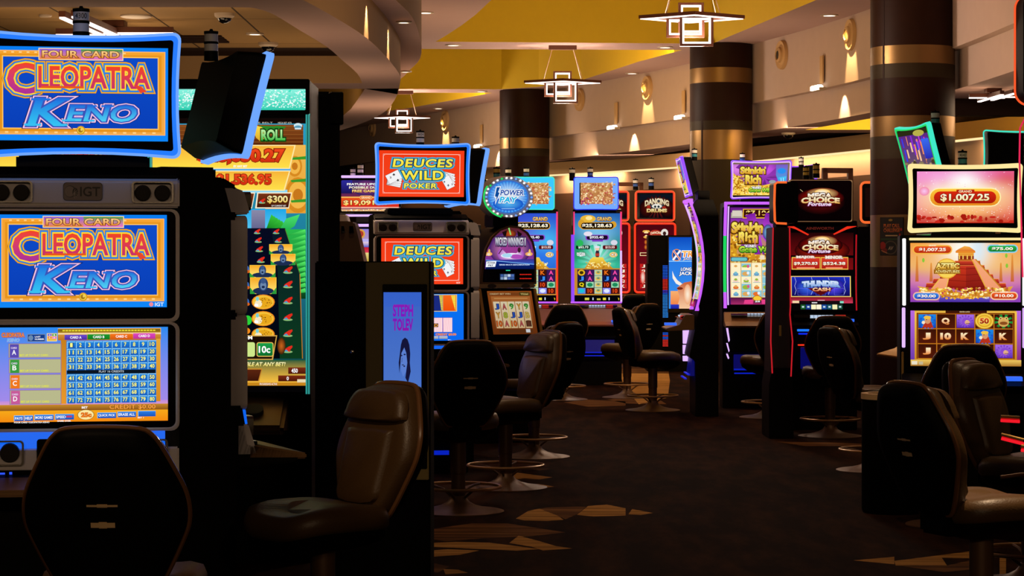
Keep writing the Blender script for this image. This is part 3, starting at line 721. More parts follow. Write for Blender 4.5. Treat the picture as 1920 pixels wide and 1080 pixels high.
def chair(cx, d, rz, label, back=False, z=0):
    """cx, d: pixel column and depth of the pole (back=True: of the backrest)"""
    if CH_USED[0]: t = copy_tree(CHAIR)
    else: t = CHAIR; CH_USED[0] = True
    X = (cx - 960) * d / F; Y = d; a = R(rz)
    if back: X += -0.30 * math.sin(a); Y += 0.30 * math.cos(a)
    t.location = (X, Y, z); t.rotation_euler = (0, 0, a)
    return tag(t, label, 'chair', 'swivel casino chairs')
chair(199, 6.85, 0, 'black chair back in front of the blue keno machine', True)
chair(722, 9.25, 130, 'brown leather chair turned sideways before the dark poster kiosk', True)
chair(878, 14.24, 13, 'black chair back standing right in front of the red poker machine', True)
chair(948, 16.06, 118, 'brown chair turned sideways just below the arched reel machine', False)
chair(1055, 18.4, 48, 'black chair back behind the brown sideways chair, lit foot ring below', True)
chair(1062, 26.0, 8, 'chair back before the gap between the two tall ocean-and-gold machines', True)
chair(1176, 26.7, 40, 'chair back close to the right edge of the green jackpot machine', False)
chair(1224, 24.4, -75, 'chair in profile facing the curved machine, its seat end lit blue', False)
chair(1190, 34.0, 0, 'small distant chair before the red neon drums machine', True)
chair(1440, 23.3, 14, 'chair half hidden between the purple machine and the red-edged side panel', False)
chair(1562, 20.5, -3, 'black chair back in front of the red and black fortune machine', True)
chair(1640, 17.4, -72, 'chair in profile before the fortune machine chair, foot ring by the bin', False)
chair(1840, 9.45, -66, 'large dark chair in profile at lower right with a lit tan seat', False)
chair(1808, 13.5, 0, 'black chair back in front of the pyramid picture machine', True)
chair(1932, 11.3, -128, 'brown chair behind the gold and red trimmed deck at the frame edge', False)

# ------------------------------------------------------------------ slot machines
def local(cx, s, rz=0.0):
    c = math.cos(rz)
    return (lambda u: (u - cx) / s / c), (lambda v: CH + (HY - v) / s)
def candle(root, x, y, z, txt=None, mid='white', low='white', k=1.0, dark='black'):
    o = MB(); r = .029 * k; c = (x, y, z); h = k
    mats = [M[dark], M[mid], M[low]]
    o.mat(0).lathe([(r * 1.05, -.03 * h), (r * 1.05, .010 * h)], 18, c); o.mat(2).lathe([(r, .010 * h), (r, .040 * h)], 18, c)
    o.mat(0).lathe([(r * 1.07, .040 * h), (r * 1.07, .050 * h)], 18, c); o.mat(1).lathe([(r, .050 * h), (r, .082 * h)], 18, c)
    o.mat(0).lathe([(r * 1.06, .082 * h), (r * 1.06, .094 * h), (r * .3, .096 * h), (r * .2, .104 * h)], 18, c)
    if txt: o.mat(0).text(txt, x - r * .72, z + .057 * h, x + r * .72, z + .076 * h, y - r * 1.02)
    return o.build('signal_candle', mats, root)
def pos(cx, d): return ((cx - 960) * d / F, d, 0)

def topper(root, x0, z0, x1, z1, bez, glow, glow2, pivot_z, tilt=0.0, bow=0.014, bowx=0.010, y=-0.05, depth=.10, r=.035, neck=True):
    """tilted upper display: back housing, glowing frame, black bezel; returns the part that carries the screen"""
    o = rr(x0, z0 - pivot_z, x1, z1 - pivot_z, r, 5, bow, bowx); t1 = bez[0]
    cx = (x0 + x1) / 2
    g = .012
    o2 = rr(x0 + g, z0 - pivot_z + g, x1 - g, z1 - pivot_z - g, r * .7, 5, bow * .9, bowx * .9)
    i = rr(x0 + t1, z0 - pivot_z + t1, x1 - t1, z1 - pivot_z - t1, .012, 5, bow * .6, bowx * .6)
    def shr(P, k): return [((x - cx) * k + cx, z) for x, z in P]
    h = MB(); b0 = rr(x0 + .015, z0 - pivot_z + .015, x1 - .015, z1 - pivot_z - .015, r * .6, 5, bow, bowx)
    b1 = shr(rr(x0 + .05, z0 - pivot_z + .04, x1 - .05, z1 - pivot_z - .03, r * .6, 5, bow, bowx), 1)
    h.rings([[(x, y + .0, z) for x, z in b0], [(x, y + depth * .4, z) for x, z in b0], [(x, y + depth, z) for x, z in b1]])
    hb = h.build('topper_housing', M['black'], root, ang=40)
    hb.location = (0, 0, pivot_z); hb.rotation_euler = (tilt, 0, 0)
    m = MB(); m.frame(o, o2, y - .012, y + .02); m.build('glow_edge', M[glow2], hb, ang=40)
    m = MB(); m.frame(o2, i, y - .014, y + .01); m.build('glow_frame', M[glow], hb, ang=40)
    m = MB(); m.pxz(i, y - .006, y + .004); m.build('bezel', M['gloss'], hb, ang=40)
    return hb

# ---- upright video machine with three landscape screens (measured in metres on the keno machine)
def upright(cx, d, rz, label, art_top, art_mid, art_low, num, dz=0.0, tilt=5):
    root = empty('slot_machine', pos(cx, d), rz); tag(root, label, 'slot machine')
    KX, KZ = local(155, 518.0)
    w = .345
    body = MB(); body.pyz([(.42, 0), (.0, 0), (.0, .70), (-.26, .715), (-.28, .755), (-.05, .80), (-.02, .97), (.0, 1.36), (.0, 1.86), (.06, 1.895), (.42, 1.895)], -w, w)
    body.build('cabinet', M['black'], root, bevel=.008)
    b2 = MB(); b2.box(-.24, .24, .06, .30, 1.885, 1.94); b2.build('neck', M['black'], root, bevel=.01)
    # silver bezels
    for nm, z0, z1, rr_ in (('display_bezel', KZ(604), KZ(392), .03), ('touch_bezel', KZ(808), KZ(604), .03)):
        o = rr(-w - .002, z0, w + .002, z1, rr_); i = rr(-w + .012, z0 + .012, w - .012, z1 - .008, rr_ * .8)
        f = MB(); f.frame(o, i, -.045, .03); f.build(nm, M['silver'], root, bevel=.004)
        g = MB(); g.pxz(i, -.038, .0); g.build('glass', M['gloss'], root)
    # header with speakers
    h = MB(); h.pyz([(.03, KZ(388)), (-.05, KZ(390)), (-.055, KZ(384)), (-.03, KZ(340)), (.02, KZ(331)), (.06, KZ(331))], -w - .002, w + .002); hd = h.build('header', M['silver'], root, bevel=.008)
    for sx in (-1, 1):
        p = MB(); o = rr(sx * .25 - .075, KZ(381), sx * .25 + .075, KZ(341), .012); p.frame(o, rr(sx * .25 - .068, KZ(379), sx * .25 + .068, KZ(343), .01), -.066, -.02); sp = p.build('speaker', M['chrome'], hd, bevel=.002)
        for q in (-.035, .035):
            c = MB(); c.T = Matrix.Translation((sx * .25 + q, -.052, KZ(362))) @ Matrix.Rotation(R(98), 4, 'X'); c.lathe([(.029, -.004), (.029, .010), (.024, .014)], 20); c.build('grille', M['grille'], sp)
    lg = Art((120, 342, 192, 378), (KX(120), KZ(378), KX(192), KZ(342)))
    lg.rrect(120, 343, 192, 377, 6, '#47414a'); lg.rrect(121, 344, 191, 376, 6, '#8a7d83'); lg.ell(133, 360, 11, 11, '#3a3440'); lg.ell(132, 360, 9.5, 10, '#9a8d92'); lg.ell(142, 361, 5, 8, '#2c2830')
    for k in range(6): lg.line((139, 364), (139 + 8 * math.cos(k * .5 - 1.2), 364 + 9 * math.sin(k * .5 - 1.2)), .8, '#b9adb0', keep=k > 0)
    lg.text('IGT', 151, 351, 188, 369, '#17131a', bold=.015)
    q = lg.build('maker_badge', hd, PRINT, -.0585)
    # screens
    A = Art(MIDRECT, (KX(1), KZ(576), KX(311), KZ(403))); art_mid(A); A.build('display', root, y=-.042)
    if art_low:
        A = Art((1, 613, 313, 789), (KX(1), KZ(789), KX(313), KZ(613))); art_low(A); A.build('touch_display', root, y=-.042)
    # light bar, speaker shelf, deck
    o = MB(); o.pyz([(-.01, KZ(838)), (-.05, KZ(838)), (-.042, KZ(808)), (-.01, KZ(808))], -w + .02, w - .05); o.build('blue_light_bar', [LED('bar', '#0a6cff', .85)], root)
    o = MB(); o.pyz([(0, KZ(905)), (-.09, KZ(905)), (-.05, KZ(838)), (0, KZ(838))], -w, w); o.build('speaker_shelf', M['silver'], root, bevel=.006)
    for sx in (-1, 1):
        o = MB(); a = rr(sx * .255 - .05, KZ(869), sx * .255 + .05, KZ(822), .014); o.frame(a, rr(sx * .255 - .043, KZ(866), sx * .255 + .043, KZ(825), .01), -.082, -.05); sp = o.build('speaker', M['chrome'], root, bevel=.002)
        c = MB(); c.T = Matrix.Translation((sx * .255, -.064, KZ(845))) @ Matrix.Rotation(R(100), 4, 'X'); c.lathe([(.034, -.01), (.034, .010), (.03, .014)], 22); c.build('grille', M['grille'], sp)
    o = MB(); o.pxz(rr(-.16, KZ(866), .16, KZ(820), .01), -.075, -.05); o.build('card_reader', M['gloss'], root, bevel=.002)
    o = MB(); o.pxz(rr(-.30, KZ(904), -.13, KZ(893), .006), -.105, -.06); o.build('bill_slot_light', LED('slot', '#19a6ff', 1.0), root)
    o = MB(); o.pxz(rr(-.305, KZ(888), -.02, KZ(876), .006), -.098, -.06); p = o.build('bill_acceptor', M['gloss'], root)
    q = MB(); q.box(-.29, -.27, -.0985, -.097, KZ(884), KZ(880)); q.box(-.255, -.245, -.0985, -.097, KZ(886), KZ(879)); q.build('indicator', LED('ind', '#2a55ff', 1.0), p)
    o = MB(); o.pyz([(-.05, .735), (-.30, .728), (-.30, .752), (-.10, .79), (-.05, .79)], -w, w); o.build('button_deck', M['bronze'], root, bevel=.006)
    o = MB(); o.box(-.20, .20, -.03, .005, .14, .17); o.build('foot_glow', LED('foot', '#0830ff', .5), root)
    # topper
    tz = dz; pv = KZ(300) + tz
    hb = topper(root, KX(-27), KZ(297) + tz, KX(339), KZ(58) + tz, (.030,), 'Lblue', 'Lbluepale', pv, R(tilt), y=-.04, depth=.13, bow=.018, bowx=.012)
    A = Art((-9, 89, 313, 263), (KX(-9), KZ(263) + tz - pv, KX(313), KZ(89) + tz - pv)); art_top(A); A.build('topper_display', hb, y=-.048)
    candle(root, KX(152), .02, KZ(64) + tz, num)
    return root
MIDRECT = (-9, 89, 313, 263)

def cabinet_portrait(cx, d, rz, label, P):
    """curved or flat portrait machine; P holds pixel boxes as measured at this machine's own place"""
    root = empty('slot_machine', pos(cx, d), rz); tag(root, label, 'slot machine')
    s = F / d; LX, LZ = local(P.get('mx', cx), P.get('s', s), P.get('rzc', 0.0))
    g = P.get('grow', 0)
    x0, v0, x1, v1 = P['screen']; a, b = LX(x0), LX(x1); zb, zt = LZ(v1), LZ(v0)
    cv = P.get('curve', 0.0)
    def yf(z):
        t = (z - zb) / (zt - zb); return cv * 4 * t * (1 - t) - P.get('lean', 0) * (1 - t)
    w = max(abs(a), abs(b)) + P.get('side', .03); bk = P.get('depth', .45)
    n = 8
    prof = [(bk, 0), (.04, 0), (.04, .55), (-.02, .60), (yf(zb) + .02, zb - .02)] + [(yf(zb + (zt - zb) * k / n) + .012, zb + (zt - zb) * k / n) for k in range(n + 1)] + [(.05, zt + .05), (bk * .8, zt + .05), (bk, zt - .1)]
    o = MB(); o.pyz(prof, -w, w); o.build('cabinet', M['black'], root, bevel=.006, ang=40)
    # screen
    A = Art(P['rect'], (a, zb, b, zt), yf); P['art'](A); A.build('display', root, y=.006)
    def ledstrip(xa, xb, za, zc, mat, name='edge_light', parent=root):
        m = MB(); k = 10
        m.rings([[(xa, yf(z) - .012, z), (xb, yf(z) - .012, z), (xb, yf(z) + .03, z), (xa, yf(z) + .03, z)] for z in [za + (zc - za) * i / k for i in range(k + 1)]])
        return m.build(name, M[mat], parent, ang=50)
    for (u0, u1, va, vb, m) in P.get('leds', ()): ledstrip(LX(u0), LX(u1), LZ(vb), LZ(va), m)
    for (u0, va, u1, vb, m) in P.get('bars', ()):
        q = MB(); q.pxz([(LX(u0), LZ(vb)), (LX(u1), LZ(vb)), (LX(u1), LZ(va)), (LX(u0), LZ(va))], yf(LZ(vb)) - .02, yf(LZ(vb)) + .03); q.build('light_bar', M[m], root, bevel=.003)
    for (pts, m) in P.get('dashes', ()):
        q = MB()
        q.pxz([(LX(u), LZ(v)) for u, v in pts], -.035, .03); q.build('side_light', M[m], root, bevel=.002)
    if 'neon' in P:
        o_, t_, m = P['neon']; u0, va, u1, vb = o_
        q = MB(); pts = rr(LX(u0), LZ(vb), LX(u1), LZ(va), t_ * 2.5)
        q.tube([(x, yf(min(max(z, zb), zt)) - .01, z) for x, z in pts], t_, 8, True); q.build('neon_edge', M[m], root)
    # deck
    dk = P.get('deck')
    if dk:
        zt_, zb_, prot, mat = LZ(dk[0]), LZ(dk[1]), dk[2], dk[3]
        q = MB(); q.pyz([(.03, zb_), (-prot, zb_ - .01), (-prot - .015, zb_ + .012), (-prot * .5, zb_ + .05), (-.06, zt_), (.03, zt_)], -w * .98, w * .98); dkk = q.build('button_deck', M[mat], root, bevel=.006)
        q = MB(); q.pyz([(-.065 - .3 * (prot - .06), zt_ - .035), (-.062, zt_ - .008), (-.05, zt_ - .008), (-.05, zt_ - .035)], -w * .8, w * .8); q.build('control_strip', M['gloss'], dkk)
        q = MB()
        for i in range(6): q.box(-w * .35 + i * .035, -w * .35 + i * .035 + .028, -.095, -.06, zt_ - .04, zt_ - .012)
        q.build('lit_button', LED('btn', '#cfe4ff', .8), dkk)
        q = MB(); q.box(w * .35, w * .62, -.097, -.06, zt_ - .045, zt_ - .01); q.build('ticket_light', LED('tick', '#c8281c', .7), dkk)
        q = MB(); q.box(w * .55, w * .85, -prot - .02, -prot * .6, zb_ + .045, zb_ + .07); q.build('bill_slot_light', LED('bslot', '#2f6cff', 1.0), dkk)
    if P.get('foot', 1):
        q = MB(); q.pyz([(.045, .40), (-.004, .40), (.02, .60), (.045, .60)], -w * .7, w * .7); q.build('lit_knee_panel', LED('kneeb', '#0614b0', .22), root)  # blue light falling on the panel is put in as emission
        for zz, yy in ((.42, .03), (.38, .06)):
            q = MB(); q.box(-w * .7, w * .8, -yy, -yy + .02, zz - .012, zz); q.build('foot_light', LED('footb', '#0a2cff', .55), root)
    # topper
    if 'top' in P:
        u0, va, u1, vb = P['top']; gl, ge, tb = P['glow']
        zz0, zz1 = LZ(vb), LZ(va)
        q = MB(); q.box(-w * .5, w * .5, .08, .2, zt + .03, zz0 + .06); q.build('neck', M['black'], root, bevel=.008)
        hb = topper(root, LX(u0), zz0, LX(u1), zz1, (tb,), gl, ge, zz0, P.get('tilt', R(6)), bow=P.get('bow', .01), bowx=P.get('bowx', .006), y=P.get('ty', 0.0), r=P.get('tr', .03))
        if 'topart' in P:
            su0, sv0, su1, sv1 = P['topscreen']
            A = Art(P['toprect'], (LX(su0), LZ(sv1) - zz0, LX(su1), LZ(sv0) - zz0)); P['topart'](A); A.build('topper_display', hb, y=P.get('ty', 0.0) - .008)
    for (u, v, k, mid, low, txt) in P.get('candles', ()): candle(root, LX(u), .06, LZ(v), txt, mid, low, k)
    return root
# ------------------------------------------------------------------ display pictures
GOLDT = ('#fff0a0', '#f09a18')
def art_keno_title(a):
    a.rect(-9, 89, 313, 263, ('#0a7df2', '#0f86f8')); a.rect(-3, 96, 308, 252, ('#f7a32e', '#f2a94a')); a.box(-3, 96, 308, 252, 2, '#ffb75c'); a.rect(4, 103, 301, 246, '#e8941c')
    a.rect(9, 106, 296, 241.5, '#ffc65a'); a.rect(11, 108, 294, 239.5, ('#0d4bc8', '#0a3fb8'))
    for k in range(14): a.rect(92 + k * 14 + (36 if k > 8 else 0) - 80, 98.5, 97 + k * 14 + (36 if k > 8 else 0) - 80, 101, '#ffd48a', keep=k > 0)
    for k in range(16): a.rect(14 + k * 18, 246, 20 + k * 18, 249, '#ffd48a', keep=k > 0)
    a.rect(75.5, 91.5, 230.5, 113.5, '#ffe2a0'); a.rect(77, 93, 153, 112, ('#8a5be0', '#f08a2a'), rows=1); a.rect(153, 93, 229, 112, ('#1f9a3a', '#f070c8'))
    a.text('FOUR CARD', 82, 96, 223, 109, ('#ffd890', '#e88a20'), [(.05, '#7a3a10')], bold=.02)
    a.text('C', 18, 119, 74, 177, ('#f2461c', '#a8309a'), [(.105, '#8a4a10'), (.098, '#f8b42a'), (.072, '#3a1470'), (.064, '#2a8af0'), (.04, '#4a1880'), (.034, '#ffd83a')], bold=.02)
    a.text('LEOPATRA', 75, 124, 280, 166, ('#f2461c', '#c4306a'), [(.165, '#8a4a10'), (.155, '#f8b42a'), (.115, '#3a1470'), (.105, '#2a8af0'), (.06, '#4a1880'), (.052, '#ffd83a')], bold=.025)
    a.rect(80, 161.5, 158, 165.5, '#e8541e'); a.poly([(250, 158), (262, 160), (274, 170), (262, 173)], '#e8462a')
    SB = [(49, 80, 231.5, 235.5, 1), (62, 97, 184.5, 188.5, 0), (107, 132, 184.5, 188.5, 0), (107, 128, 231.5, 235.5, 1), (118, 142, 223.5, 226.8, 1), (160, 178, 223.5, 226.8, 1), (164, 182, 196.3, 199.5, 0), (190, 213, 196.3, 199.5, 0), (132, 150, 196.3, 199.5, 0)]
    for u0, u1, v0, v1, q in SB: a.rrect(u0 - 3, v0 - 3, u1 + 3, v1 + 3, 2.5, '#12205e', keep=u0 != 49)
    for u0, u1, v0, v1, q in SB: a.rrect(u0 - 2, v0 - 2, u1 + 2, v1 + 2, 2, '#f6c3e6', keep=u0 != 49)
    a.text('K', 54, 184, 132, 236, ('#1f6fe0', '#35c6f4'), [(.075, '#12205e'), (.06, '#f6c3e6'), (.035, '#3a54b8')], shear=.22, bold=.02)
    a.text('ENO', 126, 196, 255, 227, ('#1c66da', '#4fd2f6'), [(.11, '#12205e'), (.09, '#f6c3e6'), (.05, '#3a54b8')], shear=.2, bold=.02)
    for u0, u1, v0, v1, q in SB: a.rrect(u0, v0, u1, v1, 1.2, '#38c0f2' if q else '#2070de', keep=u0 != 49)
    a.ell(152.5, 243, 8, 8, '#c98a1c'); a.ell(152.5, 243, 6.5, 6.5, '#f4cc3a'); a.ell(152, 243, 4.5, 4.5, '#a87a1a'); a.ell(154, 241.5, 2.2, 2.8, '#f0d060')
def art_keno_mid(a):
    art_keno_title(a); a.ell(283, 257.5, 4, 4, '#f08a9a'); a.text('IGT', 290, 254, 307, 261, '#e8f4ff', bold=.02)
def art_keno_board(a):
    X = lambda u: u / 4; Y = lambda v: 590 + v / 4
    def rc(u0, v0, u1, v1, c, **k): a.rect(X(u0), Y(v0), X(u1), Y(v1), c, **k)
    rc(4, 92, 1252, 796, ('#2a8af0', '#b48ae8'), rows=4); rc(4, 640, 1252, 680, ('#c08ae0', '#e0a0c0')); rc(4, 690, 1252, 796, ('#f8b01c', '#f58a10'), rows=2); rc(4, 668, 1252, 712, ('#c88a2a', '#8a5218'))
    rc(440, 100, 1200, 190, ('#f0b048', '#b87020')); rc(440, 106, 1195, 132, ('#7a5a12', '#a07a1c')); rc(440, 134, 1200, 146, '#f4d8a0')
    for k in range(30): rc(474 + k * 23, 112, 492 + k * 23, 122, '#f0e030', keep=k > 0)
    rc(462, 186, 505, 664, ('#c8801c', '#e8982c'), rows=3); rc(1165, 180, 1197, 650, ('#e8a838', '#d88a20'), rows=3)
    a.text('CLEOPATRA', X(30), Y(132), X(196), Y(164), '#f08a4a', [(.08, '#a84a3a')]); a.text('KENO', X(70), Y(174), X(160), Y(198), '#5ac0f0', [(.06, '#b898e0')], shear=.2)
    rc(218, 142, 348, 198, '#7a8a96'); rc(222, 146, 344, 194, '#123a8a'); a.ell(X(243), Y(170), X(18), 5, '#6a8ab0')
    a.text('LAST', X(272), Y(156), X(314), Y(167), '#fff'); a.text('NUMBER', X(272), Y(174), X(340), Y(185), '#fff')
    rc(360, 136, 434, 196, '#ffe48a')
    for k, (t, c) in enumerate((('A', '#7a5ad0'), ('B', '#2a9a40'), ('C', '#f07a20'), ('D', '#e85ab8'))):
        u, v = 366 + 34 * (k % 2), 140 + 20 * (k // 2); rc(u, v, u + 30, v + 17, c); a.text(t, X(u + 9), Y(v + 3), X(u + 21), Y(v + 14), '#fff')
    rc(366, 180, 428, 190, '#e8b02a')
    for k, (t, c) in enumerate((('CARD A', ('#6a4ad0', '#4a2aa0')), ('CARD B', ('#1f9a30', '#0f7a20')), ('CARD C', ('#f8781c', '#d85a10')), ('CARD D', ('#e04ac0', '#c030a0')))):
        u = 490 + 168 * k; rc(u, 148 - k * 3, u + 164, 186 - k * 2, c); a.text(t, X(u + 40), Y(158 - k * 3), X(u + 124), Y(177 - k * 3), '#fff', bold=.03)
    for k, (t, c) in enumerate((('A', '#5a4ab0'), ('B', '#3a9a40'), ('C', '#f0781c'), ('D', '#c85a9a'))):
        v = 214 + 115 * k; u = 84 + 3 * k
        rc(u - 4, v - 4, 466, v + 104, '#8a6aa8'); rc(u, v, 462, v + 100, '#b9b98c'); rc(u + 6, v + 2, u + 72, v + 100, c)
        a.text('CARD', X(u + 14), Y(v + 22), X(u + 58), Y(v + 36), '#e8d8f8'); a.text(t, X(u + 22), Y(v + 44), X(u + 52), Y(v + 80), '#fff', bold=.02)
        a.text('BET UP TO PLAY CARD', X(u + 78), Y(v + 77), X(u + 285), Y(v + 90), '#ecec20', bold=.02)
    rc(503, 194, 1165, 656, '#1a6ec0')
    rc(508, 410, 1160, 438, '#0a1420'); a.text('PLAY 16 CREDITS', X(742), Y(414), X(926), Y(430), '#b8c4d0', bold=.02)
    n = 0
    for r in range(8):
        for c in range(10):
            n += 1; u = 508 + c * 66; v = 198 + r * 54 + (28 if r > 3 else 0) - c * 0.6
            a.rect(X(u), Y(v), X(u + 62), Y(v + 50), '#9adcff', keep=c > 0)
        for c in range(10):
            u = 508 + c * 66; v = 198 + r * 54 + (28 if r > 3 else 0) - c * 0.6
            a.rect(X(u + 5), Y(v + 5), X(u + 62), Y(v + 50), ('#1f86e0', '#1a5ec0'), keep=c > 0)
        for c in range(10):
            u = 508 + c * 66; v = 198 + r * 54 + (28 if r > 3 else 0) - c * 0.6; t = str(r * 10 + c + 1); hw = 9 if len(t) == 1 else 18
            a.text(t, X(u + 32 - hw), Y(v + 11), X(u + 32 + hw), Y(v + 41), '#ffff90', [(.05, '#143a70')], bold=.02)
    a.text('BET', X(618), Y(676), X(662), Y(692), '#fff'); a.ell(X(648), Y(738), X(62), 9.5, '#7a5210'); a.ell(X(648), Y(738), X(58), 9, '#ffe9a0'); a.text('25c', X(614), Y(722), X(688), Y(755), '#f07a18', [(.05, '#c04a10')])
    a.text('CREDIT $0.00', X(820), Y(664), X(1160), Y(702), '#f4a040', [(.05, '#8a4a10')], space=1.05)
    for u0, u1, v, t in ((126, 196, 738, 'PAYS'), (200, 264, 737, 'HELP'), (274, 414, 733, 'MORE GAMES'), (424, 562, 730, 'SPEED'), (732, 870, 722, 'QUICK PICK'), (880, 1016, 716, 'ERASE ALL'), (1030, 1160, 712, None)):
        rc(u0, v, u1, v + 42, '#8ac8f8'); rc(u0 + 4, v + 4, u1, v + 42, ('#2a7ae0', '#1a52b8'))
        if t: a.text(t, X(u0 + 8), Y(v + 12), X(u1 - (60 if t == 'SPEED' else 8)), Y(v + 32), '#fff', bold=.02)
    rc(506, 742, 548, 756, '#c83a6a'); a.text('FOUR CARD CLEOPATRA KENO', X(128), Y(784), X(384), Y(795), '#fff'); a.text('GAME OVER', X(440), Y(776), X(540), Y(787), '#fff')
    a.text('BET 1', X(1028), Y(758), X(1072), Y(767), '#fff')
def suit(a, t, u, v, r, c):
    if t == 'c':
        for du, dv in ((-.5, .1), (.5, .1), (0, -.6)): a.ell(u + du * r, v + dv * r, r * .5, r * .5, c, 10, keep=True)
        a.poly([(u - .3 * r, v + r), (u + .3 * r, v + r), (u, v - .1 * r)], c, keep=True)
    else:
        a.poly([(u, v - r), (u + .9 * r, v + .3 * r), (u, v + .2 * r), (u - .9 * r, v + .3 * r)], c); a.poly([(u - .3 * r, v + r), (u + .3 * r, v + r), (u, v)], c, keep=True)
def card_poly(a, u, v, w, h, ang, c):
    ca, sa = math.cos(R(ang)), math.sin(R(ang))
    return a.poly([(u + x * ca - y * sa, v + x * sa + y * ca) for x, y in ((-w / 2, -h / 2), (w / 2, -h / 2), (w / 2, h / 2), (-w / 2, h / 2))], c)
def art_deuces(a):
    a.rect(238, 140, 782, 455, ('#f23a14', '#f8421c')); a.box(262, 163, 757, 432, 5, '#ff8a6a'); a.box(264, 165, 755, 430, 2, '#fff2e8')
    for u in (262, 745):
        for v in (163, 421): a.rect(u, v, u + 12, v + 12, '#f23a14'); a.box(u + 1, v + 1, u + 11, v + 11, 2, '#ffd8c8')
    for i, an in enumerate((6, -2, -12, -22, -34)):
        card_poly(a, 336 - i * 1, 352 - i * 8, 92, 66, an + 6, '#5a2a2a'); card_poly(a, 336 - i * 1, 352 - i * 8, 89, 63, an + 6, '#f4f4f6')
    a.text('2', 305, 318, 318, 330, '#1a1a1a'); suit(a, 'c', 332, 305, 8, '#1a1a1a'); suit(a, 'c', 358, 343, 8, '#1a1a1a')
    for i, an in enumerate((8, 20, 32, 44, 56)):
        card_poly(a, 674 + i * 1, 316 + i * 10, 88, 58, an + 6, '#5a2a2a'); card_poly(a, 674 + i * 1, 316 + i * 10, 85, 55, an + 6, '#f4f4f6')
    suit(a, 's', 655, 352, 8, '#1a2a4a'); suit(a, 's', 680, 376, 9, '#1a2a4a'); a.text('2', 700, 362, 710, 374, '#1a1a1a'); a.text('2', 704, 288, 711, 294, '#a02020'); a.text('2', 706, 306, 712, 312, '#1a1a1a')
    def T(t, u0, v0, u1, v1, sh): a.text(t, u0, v0, u1, v1, ('#fbee5a', '#f8e030'), [(.16, '#0c6a70'), (.145, '#49b4e0'), (.06, '#0c3a5a')], shear=sh, bold=.03, space=1.12)
    T('DEUCES', 322, 196, 708, 254, .12); T('WILD', 378, 277, 648, 340, .0); T('POKER', 396, 362, 608, 398, .05)
def art_deuces_mid(a): art_deuces(a); a.text('IGT', 736, 440, 762, 451, '#ffe0d0')
def art_poker(a):
    X = lambda u: 720 + u / 6; Y = lambda v: 520 + v / 6
    def rc(u0, v0, u1, v1, c, **k): a.rect(X(u0), Y(v0), X(u1), Y(v1), c, **k)
    rc(-60, 188, 865, 715, ('#0a72f0', '#0a6af0')); rc(-30, 196, 790, 386, '#f8d86a'); rc(-26, 202, 782, 380, '#1a2a80'); rc(634, 204, 780, 378, ('#f86a1a', '#f05008'))
    for c in range(6):
        u = -10 + c * 108
        for r in range(12): rc(u + 60 + r * 2, 208 + r * 14, u + 96, 218 + r * 14, '#f4e030', keep=r > 0)
        rc(u + 98, 202, u + 102, 380, '#f8d86a', keep=True)
    for r in range(12): rc(724 + r * 4, 208 + r * 14, 774, 218 + r * 14, '#f8f050', keep=r > 0)
    for k in range(7):
        u = -30 + k * 110; rc(u, 455, u + 106, 618, '#b83a5a'); rc(u + 3, 458, u + 104, 616, '#ffe4e8')
        for q in range(6): a.line((X(u + 6 + q * 16), Y(610)), (X(u + 20 + q * 14), Y(462)), .8, '#f4a8b8', keep=q > 0)
    rc(380, 520, 578, 562, '#3a2a4a'); a.text('DEUCES WILD', X(200), Y(526), X(574), Y(558), '#f4a01c'); a.text('CREDIT $0.00', X(548), Y(632), X(780), Y(660), '#f89a4a', [(.04, '#c03a10')])
    for k in range(7): rc(-30 + k * 103, 664, 64 + k * 103, 695, ('#c8ccd4', '#8a94a8'), keep=k > 0)
    a.text('BET 1', X(686), Y(702), X(720), Y(711), '#fff')
def frog(a, u, v, s):
    a.ell(u, v + 5 * s, 9 * s, 2.2 * s, '#8ac07a'); a.poly([(u - 8 * s, v + 4 * s), (u - 6 * s, v), (u + 2 * s, v - 5 * s), (u + 8 * s, v - 7 * s), (u + 9 * s, v - 4 * s), (u + 4 * s, v + 2 * s), (u + 5 * s, v + 5 * s), (u, v + 4 * s)], '#e02a1c')
    a.poly([(u - 8 * s, v + 4 * s), (u - 3 * s, v + .5 * s), (u + 1 * s, v + 4.5 * s)], '#3a9ad0')
